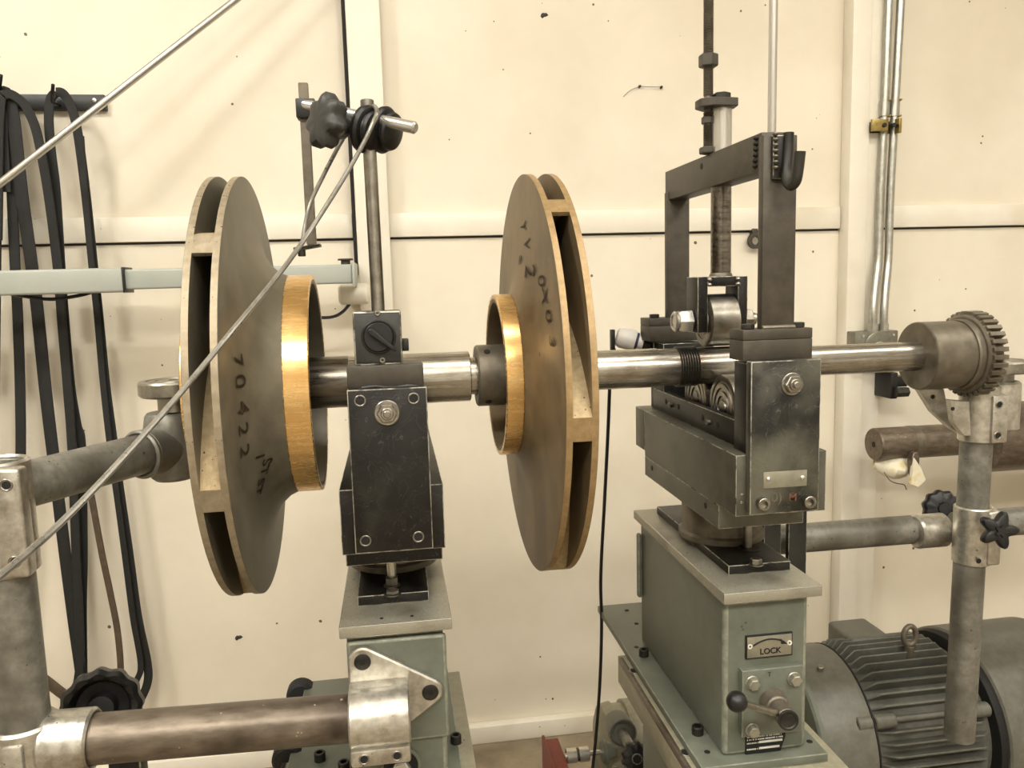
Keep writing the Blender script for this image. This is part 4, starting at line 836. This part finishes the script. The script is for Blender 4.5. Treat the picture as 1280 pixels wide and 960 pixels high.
for a, x in ((150, MX2+.045), (97, MX2+.03)): n = Vector((0, cos(radians(a)), sin(radians(a)))); q = MC+X1*x+n*.170; obj('cowl_screw', hexn(NB(), q, q+n*.006, .0065), 'bright', t)
for sg in (-1, 1): obj('mounting_foot', box(NB(), .83, 1.02, MY+sg*.11-.03, MY+sg*.11+.03, .0, MZ-.10, .004), 'motor', t)

# ================================================================= LOW DRIVE, centre bottom
t = thing('red_bracket', 'red painted steel angle bracket on the floor below the right impeller', 'bracket', (.27, 1.5, 0))
a_, b_ = at(677, 919, Y=1.58), at(711, 940, Y=1.46)
obj('side_plate', box(NB(), a_.x, a_.x+.006, 1.42, 1.58, 0, a_.z, .001), 'red', t)
obj('top_plate', box(NB(), a_.x+.006, b_.x, 1.45, 1.57, a_.z-.024, a_.z-.004, .001), 'red', t)
obj('bracket_motor', box(NB(), a_.x+.012, b_.x-.001, 1.435, 1.55, .2, a_.z-.026, .003), 'dark', t)
t = thing('jaw_coupling', 'small bright two-piece jaw coupling between red bracket and gearbox', 'coupling', at(722, 950, Y=1.5))
j0 = at(708, 945, Y=1.5); jx0, jx1, jz = j0.x, at(736, 943, Y=1.5).x, j0.z
for x0, x1 in ((jx0, jx0+.021), (jx1-.021, jx1)): obj('half', cyl(NB(), (x0, 1.5, jz), (x1, 1.5, jz), .0145, n=32), 'bright', t)
obj('spider', hexn(NB(), (jx0+.02, 1.5, jz), (jx1-.02, 1.5, jz), .0125), 'plastic', t)
obj('output_shaft', cyl(NB(), (jx0-.004, 1.5, jz), (jx1+.05, 1.5, jz), .0052, n=20), 'bright', t)
t = thing('gearbox', 'grey-green gearbox with bearing nose and output rod left of the right pedestal base', 'gearbox', (.43, 1.58, 0))
gx0 = at(752, 944, Y=1.5).x
obj('input_disc', lathe(NB(), [(0, 0), (0, .02), (.004, .026), (.009, .026), (.01, .018), (.03, .014), (.03, 0)], (gx0, 1.5, jz), X1, 32), 'green', t)
c0 = at(752, 905, Y=1.58)
obj('case_drum', lathe(NB(), [(0, 0), (0, .06), (.008, .078), (.03, .083), (.032, .078), (.055, .078), (.057, .085), (.08, .085), (.08, 0)], (c0.x, 1.6, c0.z-.055), X1, 56), 'bedm', t)
obj('case_body', box(NB(), c0.x+.005, c0.x+.075, 1.52, 1.68, 0, c0.z-.06, .004), 'green', t)
n0 = at(777, 914, Y=1.44); nd = (at(797, 950, Y=1.30)-n0).normalized()
obj('bearing_nose', lathe(NB(), [(-.05, 0), (-.05, .025), (0, .0285), (.012, .0275), (.013, .0245), (.005, .023), (.005, .018), (.010, .0175), (.010, .012), (.010, 0)], n0, nd, 44), 'motor', t)
obj('nose_rod', cyl(NB(), n0, n0+nd*.14, .0098, n=24), 'galv', t)
star_knob(t, n0+nd*.115, nd, .026, 9, .022, depth=.08, name='drive_knob')
